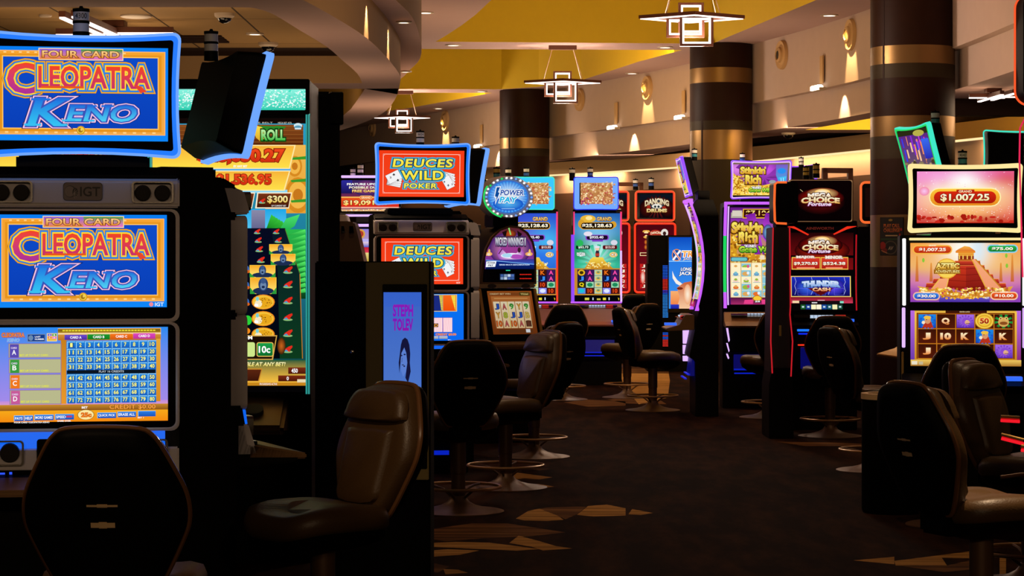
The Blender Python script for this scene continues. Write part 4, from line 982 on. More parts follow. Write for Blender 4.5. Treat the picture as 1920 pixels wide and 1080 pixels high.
def art_banana(a):
    a.rect(270, 200, 578, 734, ('#2aa0c8', '#0a3020'), rows=4)
    a.rect(270, 205, 578, 232, '#120806'); a.text('ALL GAMES - JUNGLE BELT', 400, 229, 514, 232.5, '#cfc8b8', bold=.0); a.text('MEGA BET 4576', 524, 229, 550, 232.5, '#cfc8b8', bold=.0)
    a.rect(270, 234, 572, 272, ('#8a4a1c', '#5a2408')); 
    for k in range(5): a.rect(270, 238 + k * 7, 572, 240 + k * 7, ('#a8642a', '#4a1c06'), keep=k > 0)
    a.ell(562, 236, 8, 5, '#cfe8f0'); a.ell(562, 239, 7, 3.5, '#5a9ab8'); a.rect(556, 240, 568, 243, '#cfe8f0')
    for q in (0, 8): a.poly([(484 + q, 236), (490 + q, 238), (492 + q, 250), (498 + q, 262), (492 + q, 267), (482 + q, 258), (478 + q, 246)], ('#ffe04a', '#d8a020'))
    a.poly([(488, 236), (540, 238), (530, 246), (520, 236), (508, 248)], '#2a8a2a')
    a.text('BANANA', 380, 244, 472, 262, ('#b8f060', '#3aa82a'), [(.10, '#0a3a10')]); a.text('ROLL', 492, 243, 538, 264, ('#c0f4a8', '#2cb83a'), [(.10, '#0a4010')], bold=.04)
    a.rect(500, 272, 578, 400, ('#f0b850', '#e8a030'))
    for cu, cv, r in ((562, 366, 24), (556, 312, 14)): a.ell(cu, cv, r, r * 1.4, '#d88a20'); a.ell(cu, cv, r * .75, r * 1.05, '#f4b84a'); a.ell(cu, cv, r * .4, r * .5, '#c8781c')
    for v in (296, 338, 376): a.poly([(548, v), (578, v - 3), (578, v + 3), (550, v + 4)], '#3a9a2a')
    a.rect(270, 316, 548, 322, ('#1a8ae8', '#6ad0ff')); a.rect(270, 356, 542, 362, '#8ad8f8')
    def plaque(v0, v1, u1, dt, u0t, ut, vt0, vt1):
        a.poly([(270, v0 - 2), (u1 + 3, v0 - 2), (u1 - 8, v1 + 2), (270, v1 + 2)], '#ffe8a0'); a.poly([(270, v0), (u1, v0), (u1 - 10, v1), (270, v1)], ('#f8b43a', '#ffe04a')); a.text(dt, u0t, vt0, ut, vt1, ('#f04a1c', '#c82010'), [(.07, '#7a1a08'), (.03, '#d83a10')], bold=.02)
    plaque(274, 315, 555, '$28,030.27', 372, 536, 280, 307); plaque(322, 356, 545, '$1,536.95', 408, 511, 327, 349)
    a.text('BY ANY BET', 440, 310, 466, 314, '#fff')
    for u0, u1, t in ((400, 478, '$750'), (485, 548, '$300')):
        a.poly([(u0, 361), (u1 + 3, 361), (u1 - 3, 391), (u0 - 4, 391)], '#fff0d0'); a.poly([(u0 + 2, 363), (u1 + 1, 363), (u1 - 4, 389), (u0 - 1, 389)], ('#7a3414', '#3a1206')); a.text(t, u1 - 44, 367, u1 - 5, 382, ('#fff0b0', '#e8c040'), [(.06, '#3a1a06')]); a.text('OF CURRENT BET', u1 - 36, 384.5, u1 - 8, 387.5, '#fff', bold=0)
    frog(a, 494, 377, .7)
    a.rect(270, 392, 540, 436, ('#1aa8e8', '#5ac8f0')); a.rect(474, 394, 500, 436, ('#8a8aa8', '#5a5a88'))
    for q in range(7): a.poly([(502, 430), (512 + q * 5, 402 + q * 3), (520 + q * 5, 410 + q * 4)], ('#3ac83a', '#0f7a20'), keep=q > 0)
    a.poly([(528, 430), (540, 410), (566, 402), (556, 424), (538, 436)], ('#4ae070', '#1aa848')); a.rect(536, 430, 578, 560, ('#2ab84a', '#083a1a'), rows=2)
    for q in range(12): a.poly([(540, 442 + q * 10), (576, 430 + q * 10), (578, 438 + q * 10)], ('#5af06a', '#1a9a3a'), keep=q > 0)
    a.poly([(270, 428), (538, 428), (566, 514), (572, 672), (270, 672)], ('#060a20', '#02060c')); a.poly([(512, 430), (538, 430), (566, 514), (572, 672), (528, 672), (524, 510)], ('#081428', '#0c3a1c')); a.line((566, 514), (571, 672), 1.5, '#c07a2a'); a.line((538, 430), (566, 514), 1, '#5a6a20')
    for q, (v, u1_, u2_, s) in enumerate(((434, 485, 521, .7), (450, 487, 525, .75), (467, 489, 0, .8), (487, 492, 0, .85))):
        frog(a, u1_, v, s)
        if u2_: frog(a, u2_, v, s)
    for v0, v1, u0, u1 in ((458, 477, 508, 552), (476, 497, 511, 558), (497, 520, 471, 520), (520, 551, 472, 522)):
        a.rect(u0, v0, u1, v1, '#ffd24a'); a.rect(u0 + 1, v0 + 1, u1 - 1, v1 - 1, ('#f8a81c', '#ffe870')); c = (u0 + u1) / 2; h = v1 - v0
        a.ell(c, v1 - h * .18, (u1 - u0) * .4, h * .22, '#1c2c50'); a.ell(c, v0 + h * .42, h * .30, h * .40, '#27406e'); a.ell(c, v0 + h * .50, h * .19, h * .26, '#6a86ac'); a.ell(c, v0 + h * .58, h * .10, h * .08, '#1c2c50'); a.ell(c, v0 + h * .2, h * .17, h * .18, '#3a5688')
        a.poly([(u0, v1), (u0, v1 - h * .4), (u0 + 10, v1)], '#2a9a3a'); a.poly([(u1, v1), (u1, v1 - h * .4), (u1 - 10, v1)], '#2a9a3a', keep=True)
    for v, s in ((566, 1), (597, 1), (626, .9)):
        a.ell(497, v, 22, 14 * s, '#f08a1c'); a.ell(497, v, 20, 12.5 * s, '#f4c23a'); a.ell(499, v + 1, 15, 10 * s, '#e8a81c'); a.ell(488, v + 3, 7, 7 * s, '#f8e8c0'); a.ell(486, v - 6, 3, 4, '#7ad0d8'); a.ell(484, v + 6, 4, 3, '#fff'); a.speck(492, v - 8, 514, v + 8, 14, ['#5a2a08', '#7a3a0c'], .8, 1.4, 5)
    for v in (506, 533, 563, 594, 624, 654): frog(a, 544, v, 1.0)
    for v in (505, 535, 566): a.ell(466, v, 5, 7, '#3a6ab8'); a.ell(468, v + 4, 4, 3, '#d8641c')
    a.ell(468, 600, 8, 9, '#2ad03a'); a.ell(466, 620, 7, 6, '#f08a1c'); a.ell(532, 648, 8, 16, '#c8641c', edge='#2a1a08')
    a.poly([(270, 628), (524, 628), (516, 674), (270, 674)], '#d8a84a'); a.poly([(270, 630), (522, 630), (514, 672), (270, 672)], '#1c0c04'); a.text('DENOM', 436, 629, 477, 636, '#fff'); a.rrect(450, 641, 482, 668, 4, '#cfe88a'); a.rrect(485, 641, 517, 668, 4, '#e8c05a'); a.rrect(486.5, 642.5, 515.5, 666.5, 3, ('#1aa04a', '#0a6a2a')); a.text('10c', 489, 648, 511, 661, '#fff')
    a.rect(270, 674, 578, 716, ('#1a5a3a', '#f8c040'), rows=2); a.text('AVAILABLE AT ANY BET!', 432, 678, 540, 686, ('#fff8c0', '#f8e060'), [(.04, '#1a3a10')], shear=.25)
    a.poly([(270, 690), (496, 690), (490, 714), (270, 714)], '#c8862a'); a.poly([(270, 692), (494, 692), (488, 713), (270, 713)], ('#5a2410', '#3a1408')); a.rect(545, 688, 578, 700, ('#7a2a14', '#4a1408')); a.text('450', 551, 690, 563, 698, '#fff'); a.rect(526, 703, 578, 714, ('#7a2a14', '#4a1408')); a.text('0', 542, 705, 546, 712, '#fff'); a.rect(562, 710, 578, 716, '#e8d8b0')
    a.rect(270, 716, 578, 722, '#c8861c'); a.rect(270, 722, 578, 734, '#040304'); a.text('PROGRESSIVES ACTIVE', 491, 717, 524, 721, '#fff', bold=0)
def art_feature(a):
    X = lambda u: 620 + u / 5.4; Y = lambda v: 320 + v / 5.4
    a.rect(X(100), Y(80), X(640), Y(420), ('#2a2060', '#8a2a40'), rows=2); a.ell(X(330), Y(170), X(130) - 620, 16, '#a0407a', edge='#2a2060'); a.rect(X(100), Y(90), X(200), Y(230), ('#2c2a9a', '#1a1450'))
    a.text('FEATURE UPGRADE', X(152), Y(122), X(530), Y(145), '#fff', [(.05, '#4a2a5a')]); a.text('POSSIBLE DURING', X(172), Y(156), X(530), Y(180), ('#fff', '#ffe8a0'), [(.05, '#4a2a5a')]); a.text('FREE GAMES', X(200), Y(190), X(444), Y(218), ('#ffe8a0', '#f8b83a'), [(.05, '#5a2a2a')])
    a.rect(X(100), Y(262), X(640), Y(370), ('#e85a1c', '#d8241c')); a.rect(X(100), Y(264), X(640), Y(276), '#f8c060'); a.rrect(X(270), Y(252), X(385), Y(292), 3, '#f8d080'); a.rrect(X(274), Y(256), X(381), Y(288), 2.5, '#e86a2a'); a.text('GRAND', X(284), Y(262), X(371), Y(282), '#fff0c0')
    a.text('$19,091.88', X(120), Y(302), X(530), Y(358), ('#fff8b0', '#f8c83a'), [(.06, '#8a1a08')]); a.rect(X(100), Y(370), X(640), Y(382), '#ffb8a0'); a.rect(X(100), Y(382), X(640), Y(415), ('#7a3a6a', '#f8c080'))
    a.speck(X(100), Y(396), X(640), Y(414), 50, ['#ffe0a0', '#f8a860', '#fff0d0'], .8, 1.8)
def art_feature_low(a):
    X = lambda u: 620 + u / 5.4; Y = lambda v: 320 + v / 5.4
    a.rect(X(100), Y(590), X(640), Y(930), ('#8a7ad8', '#f0c040'), rows=2); a.ell(X(300), Y(640), 9, 9, '#d8a040'); a.ell(X(300), Y(640), 6, 6, '#b03a2a'); a.ell(X(278), Y(635), 4, 4, '#f8e8b0')
    a.rect(X(100), Y(690), X(640), Y(720), '#b8b0f0'); a.rect(X(100), Y(720), X(640), Y(775), ('#e8d0e0', '#3a4ac0')); a.rect(X(100), Y(775), X(640), Y(830), ('#c01c28', '#e03a5a')); a.rect(X(100), Y(830), X(640), Y(930), ('#e8d88a', '#c8a01c')); a.rect(X(100), Y(580), X(640), Y(590), '#08040a')
def art_power(a):
    a.field(72, 124, 308, 316, 20, 18, blobs(('#0a48c8', '#0a4ad0'), [(.5, .5, .36, .36, '#38c8ff', 1.0), (.5, .48, .26, .24, '#f8ffff', 1.0)])); a.burst(190, 222, 112, 92, 34, '#f8ffff', '#2a9cf0')
    a.ell(190, 262, 90, 40, '#58b8f0', 24, edge='#0a52c8')
    a.poly([(118, 160), (148, 158), (136, 190), (146, 192), (112, 268), (116, 226), (106, 224)], '#fff'); a.poly([(122, 164), (142, 163), (130, 194), (139, 196), (117, 252), (121, 221), (111, 219)], '#0a4a9a')
    a.text('POWER', 142, 178, 282, 212, '#0d4aa8', [(.09, '#0a2a6a'), (.075, '#fff')], shear=.2); a.text('PAY', 136, 220, 246, 256, '#1ab8e8', [(.09, '#0a2a6a'), (.075, '#fff')], shear=.2); a.line((150, 292), (228, 291), 2, '#cfeaff')
def art_wicked(a):
    P = [(60, 650), (62, 560), (78, 500), (108, 450), (150, 415), (205, 398), (255, 404), (300, 435), (332, 480), (352, 540), (354, 650)]
    a.poly(P, ('#5a2010', '#8a3aa8')); a.ell(208, 530, 125, 100, '#e88ac0', 28, edge='#3a1468'); a.ell(212, 560, 80, 52, '#ffe8f8', 24, edge='#a040b8'); a.ell(205, 440, 40, 26, '#c8501c', 16, edge='#4a1a14')
    a.poly([(160, 430), (190, 420), (180, 470)], '#1a0a0c'); a.poly([(250, 420), (280, 440), (258, 472)], '#1a0a0c'); a.line((200, 404), (212, 446), 8, '#8ae070')
    a.poly([(150, 520), (182, 470), (215, 510), (250, 472), (280, 520), (240, 560), (185, 556)], '#9a3a90'); a.ell(180, 505, 10, 8, '#ff9ad0'); a.ell(240, 500, 10, 8, '#ff9ad0')
    a.ell(215, 570, 62, 16, '#f4f0ff'); a.ell(245, 575, 38, 14, '#b04ab8'); a.ell(190, 568, 30, 12, '#a8d8f0'); a.ell(262, 536, 10, 16, '#3a1a2a'); a.line((140, 560), (160, 530), 6, '#5a1a4a')
    for u in (80, 320): a.ell(u, 560, 22, 12, '#f0a85a'); a.ell(u + 4, 545, 6, 14, '#f8c868'); a.ell(u, 562, 10, 7, '#e8d8c8')
    a.text('WICKED WINNINGS II', 118, 462, 300, 510, ('#fff', '#a8a8c8'), [(.14, '#3a2a50')], arc=0, bold=.02)
    a.poly([(62, 596), (354, 590), (354, 625), (62, 630)], ('#3a2a8a', '#2a60c8')); a.poly([(61, 598), (200, 604), (354, 622), (354, 650), (60, 650)], ('#0a2a8a', '#06144a')); a.line((64, 596), (354, 622), 4, '#7ab8f8')
    a.poly([(66, 604), (126, 602), (118, 636), (62, 638)], '#f4f8ff'); a.text('POWER', 72, 608, 118, 618, '#10204a', shear=.2); a.text('PAY', 76, 622, 108, 634, '#10204a', shear=.2); a.text('SERIES MULTI DENOMINATION', 142, 620, 322, 628, '#cfe0ff')
def art_wicked_low(a):
    a.rect(60, 760, 330, 1045, ('#a8541c', '#7a3a14'), rows=2); a.rect(66, 770, 324, 790, '#8a4a20'); a.text('CREDIT BET WIN', 74, 774, 200, 784, '#e8c890'); a.rrect(254, 768, 316, 792, 4, '#5a4a1c'); a.text('Wicked', 262, 774, 308, 786, '#e8d080')
    a.rect(78, 795, 316, 1010, ('#c8783a', '#8a4018')); a.rect(96, 806, 300, 812, '#e8a860')
    SY = (('#5a8ae8', 'J'), ('#c89a3a', 'Y')), 
    rows = (('J', 'A', '9', 'Y', '9'), ('Y', '8', 'J', 'J', 'B'), ('10', 'A', '10', 'A', 'i'))
    cols = {'J': '#2a58c8', '9': '#3aa83a', '10': '#e8641c', 'A': '#c85a5a', 'Y': '#e8a030', '8': '#b8c83a', 'B': '#e8c860', 'i': '#6a3a2a'}
    for c in range(5):
        u = 86 + c * 44
        a.rect(u, 830, u + 40, 1005, ('#ffeec8', '#f4d09a'))
        for r in range(3):
            t = rows[r][c]; v = 838 + r * 56; w_ = 17 if t == '10' else 12
            a.text(t, u + 20 - w_, v + 6, u + 20 + w_, v + 44, cols[t], [(.04, '#4a2a14')], bold=.03)
    a.line((172, 830), (168, 1005), 4, '#ffe87a'); a.rect(96, 1014, 300, 1036, '#6a3a1c'); a.rect(258, 1012, 284, 1034, '#f0f4f8')
def art_gold(a):
    a.rect(0, 0, 210, 140, ('#c89a5a', '#b86a3a'), rows=2); a.speck(0, 0, 210, 140, 330, ['#f0c890', '#d8a068', '#b87848', '#f8e0b0', '#c86a5a', '#e8b078', '#a85a3a'], 3, 9); a.speck(0, 90, 60, 140, 16, ['#a0305a', '#c84a6a'], 3, 8); a.speck(20, 20, 200, 120, 20, ['#c04a3a', '#ffe8c0'], 4, 8)
def make_grand(blue):
    def f(a):
        X = lambda u: u; Y = lambda v: v
        if blue: a.field(118, 318, 392, 840, 16, 30, blobs(('#2a4ad0', '#1a60c8'), [(.2, .3, .5, .18, '#6a5ae8', .9), (.8, .35, .4, .2, '#4ac0f4', .9), (.7, .5, .4, .12, '#2a6ae8', .8)]))
        else: a.field(118, 318, 392, 840, 16, 30, blobs(('#1a58b0', '#1a8a6a'), [(.5, .2, .5, .12, '#7ac8f8', .8), (.5, .42, .3, .14, '#c8fff4', .9), (.1, .45, .25, .15, '#14a050', .9), (.95, .45, .2, .15, '#1aa878', .9), (.5, .6, .6, .06, '#48e0a8', .8)])); a.burst(255, 612, 120, 110, 16, '#9af4dc', '#28b890'); a.ell(200, 350, 46, 22, '#e8b83a'); a.ell(205, 346, 20, 12, '#ffe89a'); a.ell(160, 380, 20, 26, '#d8a02a'); a.ell(350, 385, 20, 20, '#d8a02a')
        a.text('GRAND', 252, 340, 340, 362, ('#ffe890', '#e8a020'), [(.09, '#6a3a08')]); a.rrect(152, 370, 356, 414, 20, '#d89a2a'); a.rrect(158, 374, 352, 410, 18, '#140a04'); a.text('$25,128.63', 164, 380, 342, 404, ('#fff', '#ffe8a0'), bold=.035)
        a.rrect(185, 445, 325, 478, 12, '#8a4ad0'); a.rrect(192, 449, 318, 474, 10, '#1a0a28'); a.text('$935.40', 210, 452, 292, 470, '#f4f0ff'); a.ell(200, 440, 26, 14, '#e8e0f0'); a.rrect(224, 476, 290, 486, 3, '#7a3ac0')
        a.rrect(128, 508, 212, 532, 8, '#062a1a'); a.text('$52.73', 142, 512, 202, 528, '#eafff0'); a.ell(150, 495, 22, 20, '#2ab85a'); a.rrect(288, 508, 374, 532, 8, '#5a0a14'); a.text('$13.55', 304, 512, 360, 528, '#ffe0d8'); a.ell(356, 492, 20, 16, '#d8d8e8')
        a.ell(158, 562, 26, 14, '#b8f0e8'); a.text('TIGER', 132, 552, 184, 572, '#fff', [(.08, '#0a5a4a')]); a.ell(352, 564, 24, 16, '#f4d080'); a.text('+1', 338, 556, 366, 572, '#fff', [(.08, '#8a5a10')])
        a.ell(256, 560, 12, 26, '#3a2a3a'); a.ell(256, 528, 12, 12, '#f4c8a8'); a.ell(256, 518, 16, 7, '#e0e0f0'); a.rect(244, 556, 268, 572, '#b83a2a')
        a.poly([(180, 645), (215, 590), (232, 578), (290, 580), (300, 600), (350, 645)], ('#f8d850', '#c8861c')); a.speck(190, 610, 340, 645, 60, ['#ffe880', '#e8a828', '#b87414', '#fff4b8'], 3, 7)
        a.rect(118, 645, 392, 805, '#c88a2a'); a.rect(136, 652, 388, 798, '#2a1040')
        S = (('O', 'A', 'C', 'K', 'A'), ('J', 'A', 'C', 'J', 'A'), ('Q', 'g', 'C', 'N', 'g'), ('b', 'N', 'C', 's', 'N'))
        cc = {'A': ('#f04aa8', '#3a1a5a'), 'J': ('#3a8af0', '#101a50'), 'K': ('#f0701c', '#40160a'), 'Q': ('#f8e01c', '#2a2a08'), 'N': ('#e84a1c', '#501408')}
        for c in range(5):
            for r in range(4):
                u = 138 + c * 50; v = 654 + r * 36; t = S[r][c]
                if t in cc: a.rect(u, v, u + 46, v + 34, cc[t][1], keep=True); a.text({'N': '10'}.get(t, t), u + 9, v + 4, u + 37, v + 30, cc[t][0], [(.06, '#000')], bold=.04)
                elif t == 'C': a.rect(u, v, u + 46, v + 34, '#b8d0a8'); a.ell(u + 23, v + 17, 16, 10, '#e8b84a'); a.ell(u + 23, v + 14, 9, 5, '#5a8a6a')
                elif t == 'O': a.rect(u, v, u + 46, v + 34, '#2a1040'); a.ell(u + 23, v + 17, 21, 18, '#e8b81c'); a.ell(u + 23, v + 17, 12, 10, '#3a2a08')
                else: a.rect(u, v, u + 46, v + 34, {'g': '#a0d8b0', 'b': '#5a8ae0', 's': '#8a8af0'}[t]); a.ell(u + 23, v + 17, 17, 12, {'g': '#1a8a5a', 'b': '#1ac0d8', 's': '#e0e8ff'}[t])
        a.rect(118, 805, 392, 840, '#040408'); a.rect(180, 820, 206, 834, '#d8d048'); a.rect(226, 819, 232, 834, '#d8e8ff'); a.rect(288, 820, 306, 834, '#e8d838'); a.rect(322, 818, 328, 834, '#d8e8ff'); a.rect(252, 824, 274, 834, '#c8b848'); a.poly([(378, 818), (386, 826), (382, 836)], '#e8c828')
    return f
def art_drums_top(a):
    a.rect(505, 205, 708, 345, ('#0c1420', '#100408'), rows=2); a.burst(608, 280, 95, 70, 22, '#8a1c14', '#1a0a10'); a.ell(545, 290, 40, 50, '#4a0c08', edge='#140406'); a.ell(670, 290, 40, 50, '#4a0c08', edge='#140406'); a.poly([(560, 240), (655, 240), (640, 300), (575, 300)], ('#2a5060', '#14202c'))
    a.text('DANCING', 537, 228, 680, 262, ('#fff4d0', '#d8c090'), [(.10, '#5a2a14')], arc=16, bold=.04); a.ell(608, 275, 30, 14, '#e8e4d8'); a.ell(598, 278, 7, 7, '#1a2a30'); a.ell(618, 278, 7, 7, '#1a2a30'); a.ell(560, 280, 12, 10, '#a8281c'); a.ell(650, 285, 12, 10, '#a8281c'); a.text('DRUMS', 548, 290, 668, 312, ('#fff0b0', '#c8a050'), [(.10, '#5a2a14')], bold=.05)
def art_drums(a):
    a.rect(488, 385, 712, 780, ('#4a0610', '#7a0c18'), rows=2); a.ell(545, 440, 25, 28, '#f0b04a'); a.ell(545, 440, 14, 16, '#ffe4a0'); a.ell(600, 440, 35, 24, '#b0281c'); a.text('DANCING', 572, 425, 640, 440, '#ffe8c0', arc=5); a.text('DRUMS', 578, 448, 632, 460, '#f8c070'); a.ell(655, 435, 22, 24, '#e8e0d8'); a.ell(655, 438, 10, 12, '#3a1a18')
    for v in (490, 520): a.ell(545, v, 12, 16, '#e88a2a', edge='#7a0c18')
    a.rect(508, 552, 552, 572, '#f0d8a0'); a.rect(512, 556, 548, 568, '#5a0a08')
    for r in range(5):
        for c in range(4): a.rect(508 + c * 50, 620 + r * 30, 552 + c * 50, 646 + r * 30, '#c8201c', keep=(r + c) > 0); a.text(('J', '9', 'Q', 'K')[(r + c) % 4], 518 + c * 50, 624 + r * 30, 542 + c * 50, 643 + r * 30, '#ffe8d0', [(.05, '#5a0808')])
    a.ell(525, 700, 14, 40, '#f4e8d8', edge='#d8402a')
def art_xtra(a):
    a.rect(680, 460, 815, 885, ('#1a6ae0', '#3a94f0'), rows=2); a.rect(680, 460, 815, 602, ('#0a4ac0', '#2a80e8')); a.rect(680, 600, 815, 606, '#8ac8ff'); a.ell(726, 566, 28, 36, '#f08a1c'); a.ell(726, 566, 24, 31, '#1a4aa0'); a.line((706, 538), (748, 596), 11, '#fff'); a.line((748, 538), (704, 596), 11, '#fff'); a.line((706, 538), (748, 596), 6, '#e0542a'); a.text('TRA', 758, 542, 860, 578, ('#ffb84a', '#f0781c'), [(.08, '#fff')], shear=.15); a.text('JACKPOTS', 762, 584, 900, 598, '#ffd8a0', shear=.15)
    a.text('LONGHORN', 750, 640, 880, 660, '#fff', [(.09, '#0a3a8a')], shear=.1); a.text('JACKPOTS', 740, 664, 890, 692, '#fff', [(.09, '#0a3a8a')], shear=.1)
    a.poly([(700, 660), (712, 690), (730, 716), (760, 738), (752, 752), (722, 736), (702, 704)], '#f8f0e8'); a.rect(690, 780, 815, 885, ('#f8b070', '#f07030')); a.poly([(728, 760), (770, 730), (815, 722), (815, 885), (726, 885), (744, 820)], ('#c85a2a', '#f8c8a0')); a.ell(745, 765, 18, 8, '#7a2814'); a.ell(790, 800, 22, 60, '#fff0d8', edge='#f0a878'); a.rect(690, 860, 740, 885, ('#2a3ac0', '#1a20a0'))
def art_stink_top(a):
    a.field(25, 150, 808, 580, 20, 14, blobs(('#7a2a98', '#5a1878'), [(.08, .15, .2, .25, '#e88af0', .9), (.65, .2, .14, .25, '#d85af0', .8), (.7, .5, .1, .14, '#3a0858', .8)])); a.burst(480, 340, 460, 330, 7, '#9a3ab8', '#7a2a9a'); a.poly([(25, 260), (60, 290), (140, 360), (200, 430), (330, 440), (470, 440), (640, 400), (808, 430), (808, 580), (25, 580)], ('#e8b02a', '#ffd85a')); a.speck(30, 310, 200, 570, 130, ['#ffe680', '#c8821c', '#f8c838', '#a8640c'], 8, 20); a.speck(200, 450, 640, 570, 150, ['#ffe680', '#c8821c', '#f8c838', '#fff0b0'], 8, 18)
    a.text('Stinkin', 130, 180, 490, 285, ('#fff06a', '#d8921c'), [(.10, '#5a3206')], bold=.06); a.ell(484, 195, 12, 18, '#f8d84a'); a.text('Rich', 205, 295, 430, 425, ('#fff06a', '#d8921c'), [(.10, '#5a3206')], bold=.06)
    a.poly([(640, 150), (808, 150), (790, 400), (680, 400), (640, 300)], ('#7a5ac8', '#3aa8e8')); a.poly([(675, 330), (790, 315), (775, 400), (690, 400)], ('#4ad0ff', '#2a90e0')); a.ell(720, 240, 60, 40, '#2a90f0'); a.line((712, 340), (716, 398), 10, '#bff0ff'); a.line((745, 336), (746, 396), 10, '#bff0ff'); a.ell(590, 390, 50, 24, '#9aa0a8')
    a.text('SKUNKS', 300, 458, 430, 490, '#fff', [(.08, '#4a6a8a')]); a.text('Gone Wild', 255, 478, 585, 535, ('#d8f84a', '#3a9a1c'), [(.09, '#0a4a10')], bold=.06)
def art_stink(a):
    a.rect(296, 295, 620, 785, ('#6a1a88', '#4a1068')); a.rect(300, 302, 362, 350, '#a8a090'); a.rect(306, 305, 356, 345, '#d8d0c0')
    for k in range(5): a.rect(308, 308 + k * 8, 354, 311 + k * 8, '#8a8478', keep=k > 0)
    a.rect(360, 302, 620, 350, '#f0b82a'); a.rect(365, 306, 620, 345, '#3a0e08'); a.text('$7,104.02', 376, 310, 556, 340, ('#ffe880', '#e8a81c'), [(.05, '#1a0604')], bold=.02)
    a.rect(300, 352, 620, 560, ('#8a2ab0', '#d8a030'), rows=2); a.burst(450, 430, 160, 110, 9, '#c84ae0', '#7a1aa0'); a.poly([(300, 420), (340, 450), (360, 520), (620, 520), (620, 585), (300, 585)], ('#e8b02a', '#c8861c')); a.speck(302, 430, 350, 580, 60, ['#ffe680', '#c8821c', '#f8c838', '#8a520a'], 4, 10); a.speck(350, 520, 600, 570, 60, ['#ffe680', '#c8821c', '#f8c838', '#8a520a'], 4, 9)
    a.text('Stinkin', 304, 368, 466, 425, ('#fff06a', '#d8921c'), [(.10, '#5a3206')], bold=.06); a.text('Rich', 342, 415, 440, 475, ('#fff06a', '#d8921c'), [(.10, '#5a3206')], bold=.06)
    a.ell(490, 420, 26, 40, '#7ac8e8', edge='#4a2a8a'); a.text('SKUNKS', 372, 482, 430, 498, '#fff', [(.06, '#4a3a6a')]); a.text('Gone Wild', 345, 490, 525, 522, ('#d8f84a', '#3a9a1c'), [(.09, '#0a4a10')], bold=.06)
    a.rrect(302, 545, 390, 568, 8, '#2a5a78'); a.rrect(306, 548, 386, 565, 7, '#6ac0c8'); a.ell(425, 570, 24, 14, '#a86a1c'); a.text('84', 412, 563, 438, 578, '#ffe880'); a.rect(452, 536, 476, 558, '#f0e0c0')
    a.rect(300, 572, 620, 750, '#d8b070')
    it = ['#e8702a', '#9ab83a', '#6aa0c8', '#e0a85a', '#f0d0c0', '#7ac0d0']
    for c in range(6):
        u = 304 + c * 53; a.rect(u, 575, u + 49, 748, '#fff2c8')
        for r in range(5):
            v = 578 + r * 34
            k = (c * 3 + r * 2) % 6
            if (c % 2 == 1 and r != 2) or (c == 2 and r == 4) or (c == 3 and r > 1): a.rect(u, v, u + 49, v + 32, '#8ac8d8'); a.ell(u + 22, v + 18, 18, 11, it[(k + 4) % 6]); a.ell(u + 34, v + 14, 7, 8, ['#d85a8a', '#e8c04a', '#e8f0f4'][k % 3])
            else: a.ell(u + 24, v + 20, 14, 8, it[k]); a.ell(u + 24, v + 13, 8, 6, it[(k + 3) % 6]); a.rect(u + 6, v + 27, u + 44, v + 29, '#5aa0b8')
    a.rect(300, 750, 620, 785, ('#4a1040', '#a82a68')); a.rect(304, 758, 344, 778, '#4a1a60'); a.ell(435, 756, 26, 16, '#a86a1c'); a.ell(435, 754, 20, 12, '#f8c838'); a.rect(420, 764, 452, 776, '#2a0a20'); a.text('$0.88', 424, 765, 448, 775, '#fff'); a.poly([(370, 762), (415, 760), (412, 782), (365, 782)], '#e8408a'); a.poly([(456, 760), (520, 762), (520, 782), (458, 782)], '#e8408a', keep=True)
def mega_logo(a, u0, v0, w, s):
    a.ell(u0 + w * .5, v0 + w * .22, w * .62, w * .26, '#b81408', edge='#140204'); a.ell(u0 + w * .55, v0 + w * .10, w * .42, w * .15, '#ffd88a', 24, edge='#6a1408'); a.ell(u0 + w * .55, v0 + w * .06, w * .2, w * .08, '#fff8e0', 20, edge='#ffc860')
    a.text('MEGA', u0 + w * .17, v0 + w * .08, u0 + w * .80, v0 + w * .22, ('#fff', '#f0c060'), [(.10, '#4a1a08')], bold=.05, arc=w * .02); a.text('CHOICE', u0, v0 + w * .19, u0 + w, v0 + w * .34, ('#fff8d8', '#e8a83a'), [(.09, '#4a1a08')], bold=.05, arc=w * .03)
    a.text('Fortune', u0 + w * .17, v0 + w * .33, u0 + w * .78, v0 + w * .43, ('#fff', '#e8c8f0'), [(.08, '#7a2a5a')], shear=.25)
def art_mega_top(a):
    a.rect(150, 115, 535, 370, ('#0a0203', '#060102')); a.ell(345, 250, 150, 80, '#5a0a0a', edge='#0a0203'); a.line((215, 170), (270, 215), 2, '#ffe0a0'); mega_logo(a, 222, 172, 240, 1)
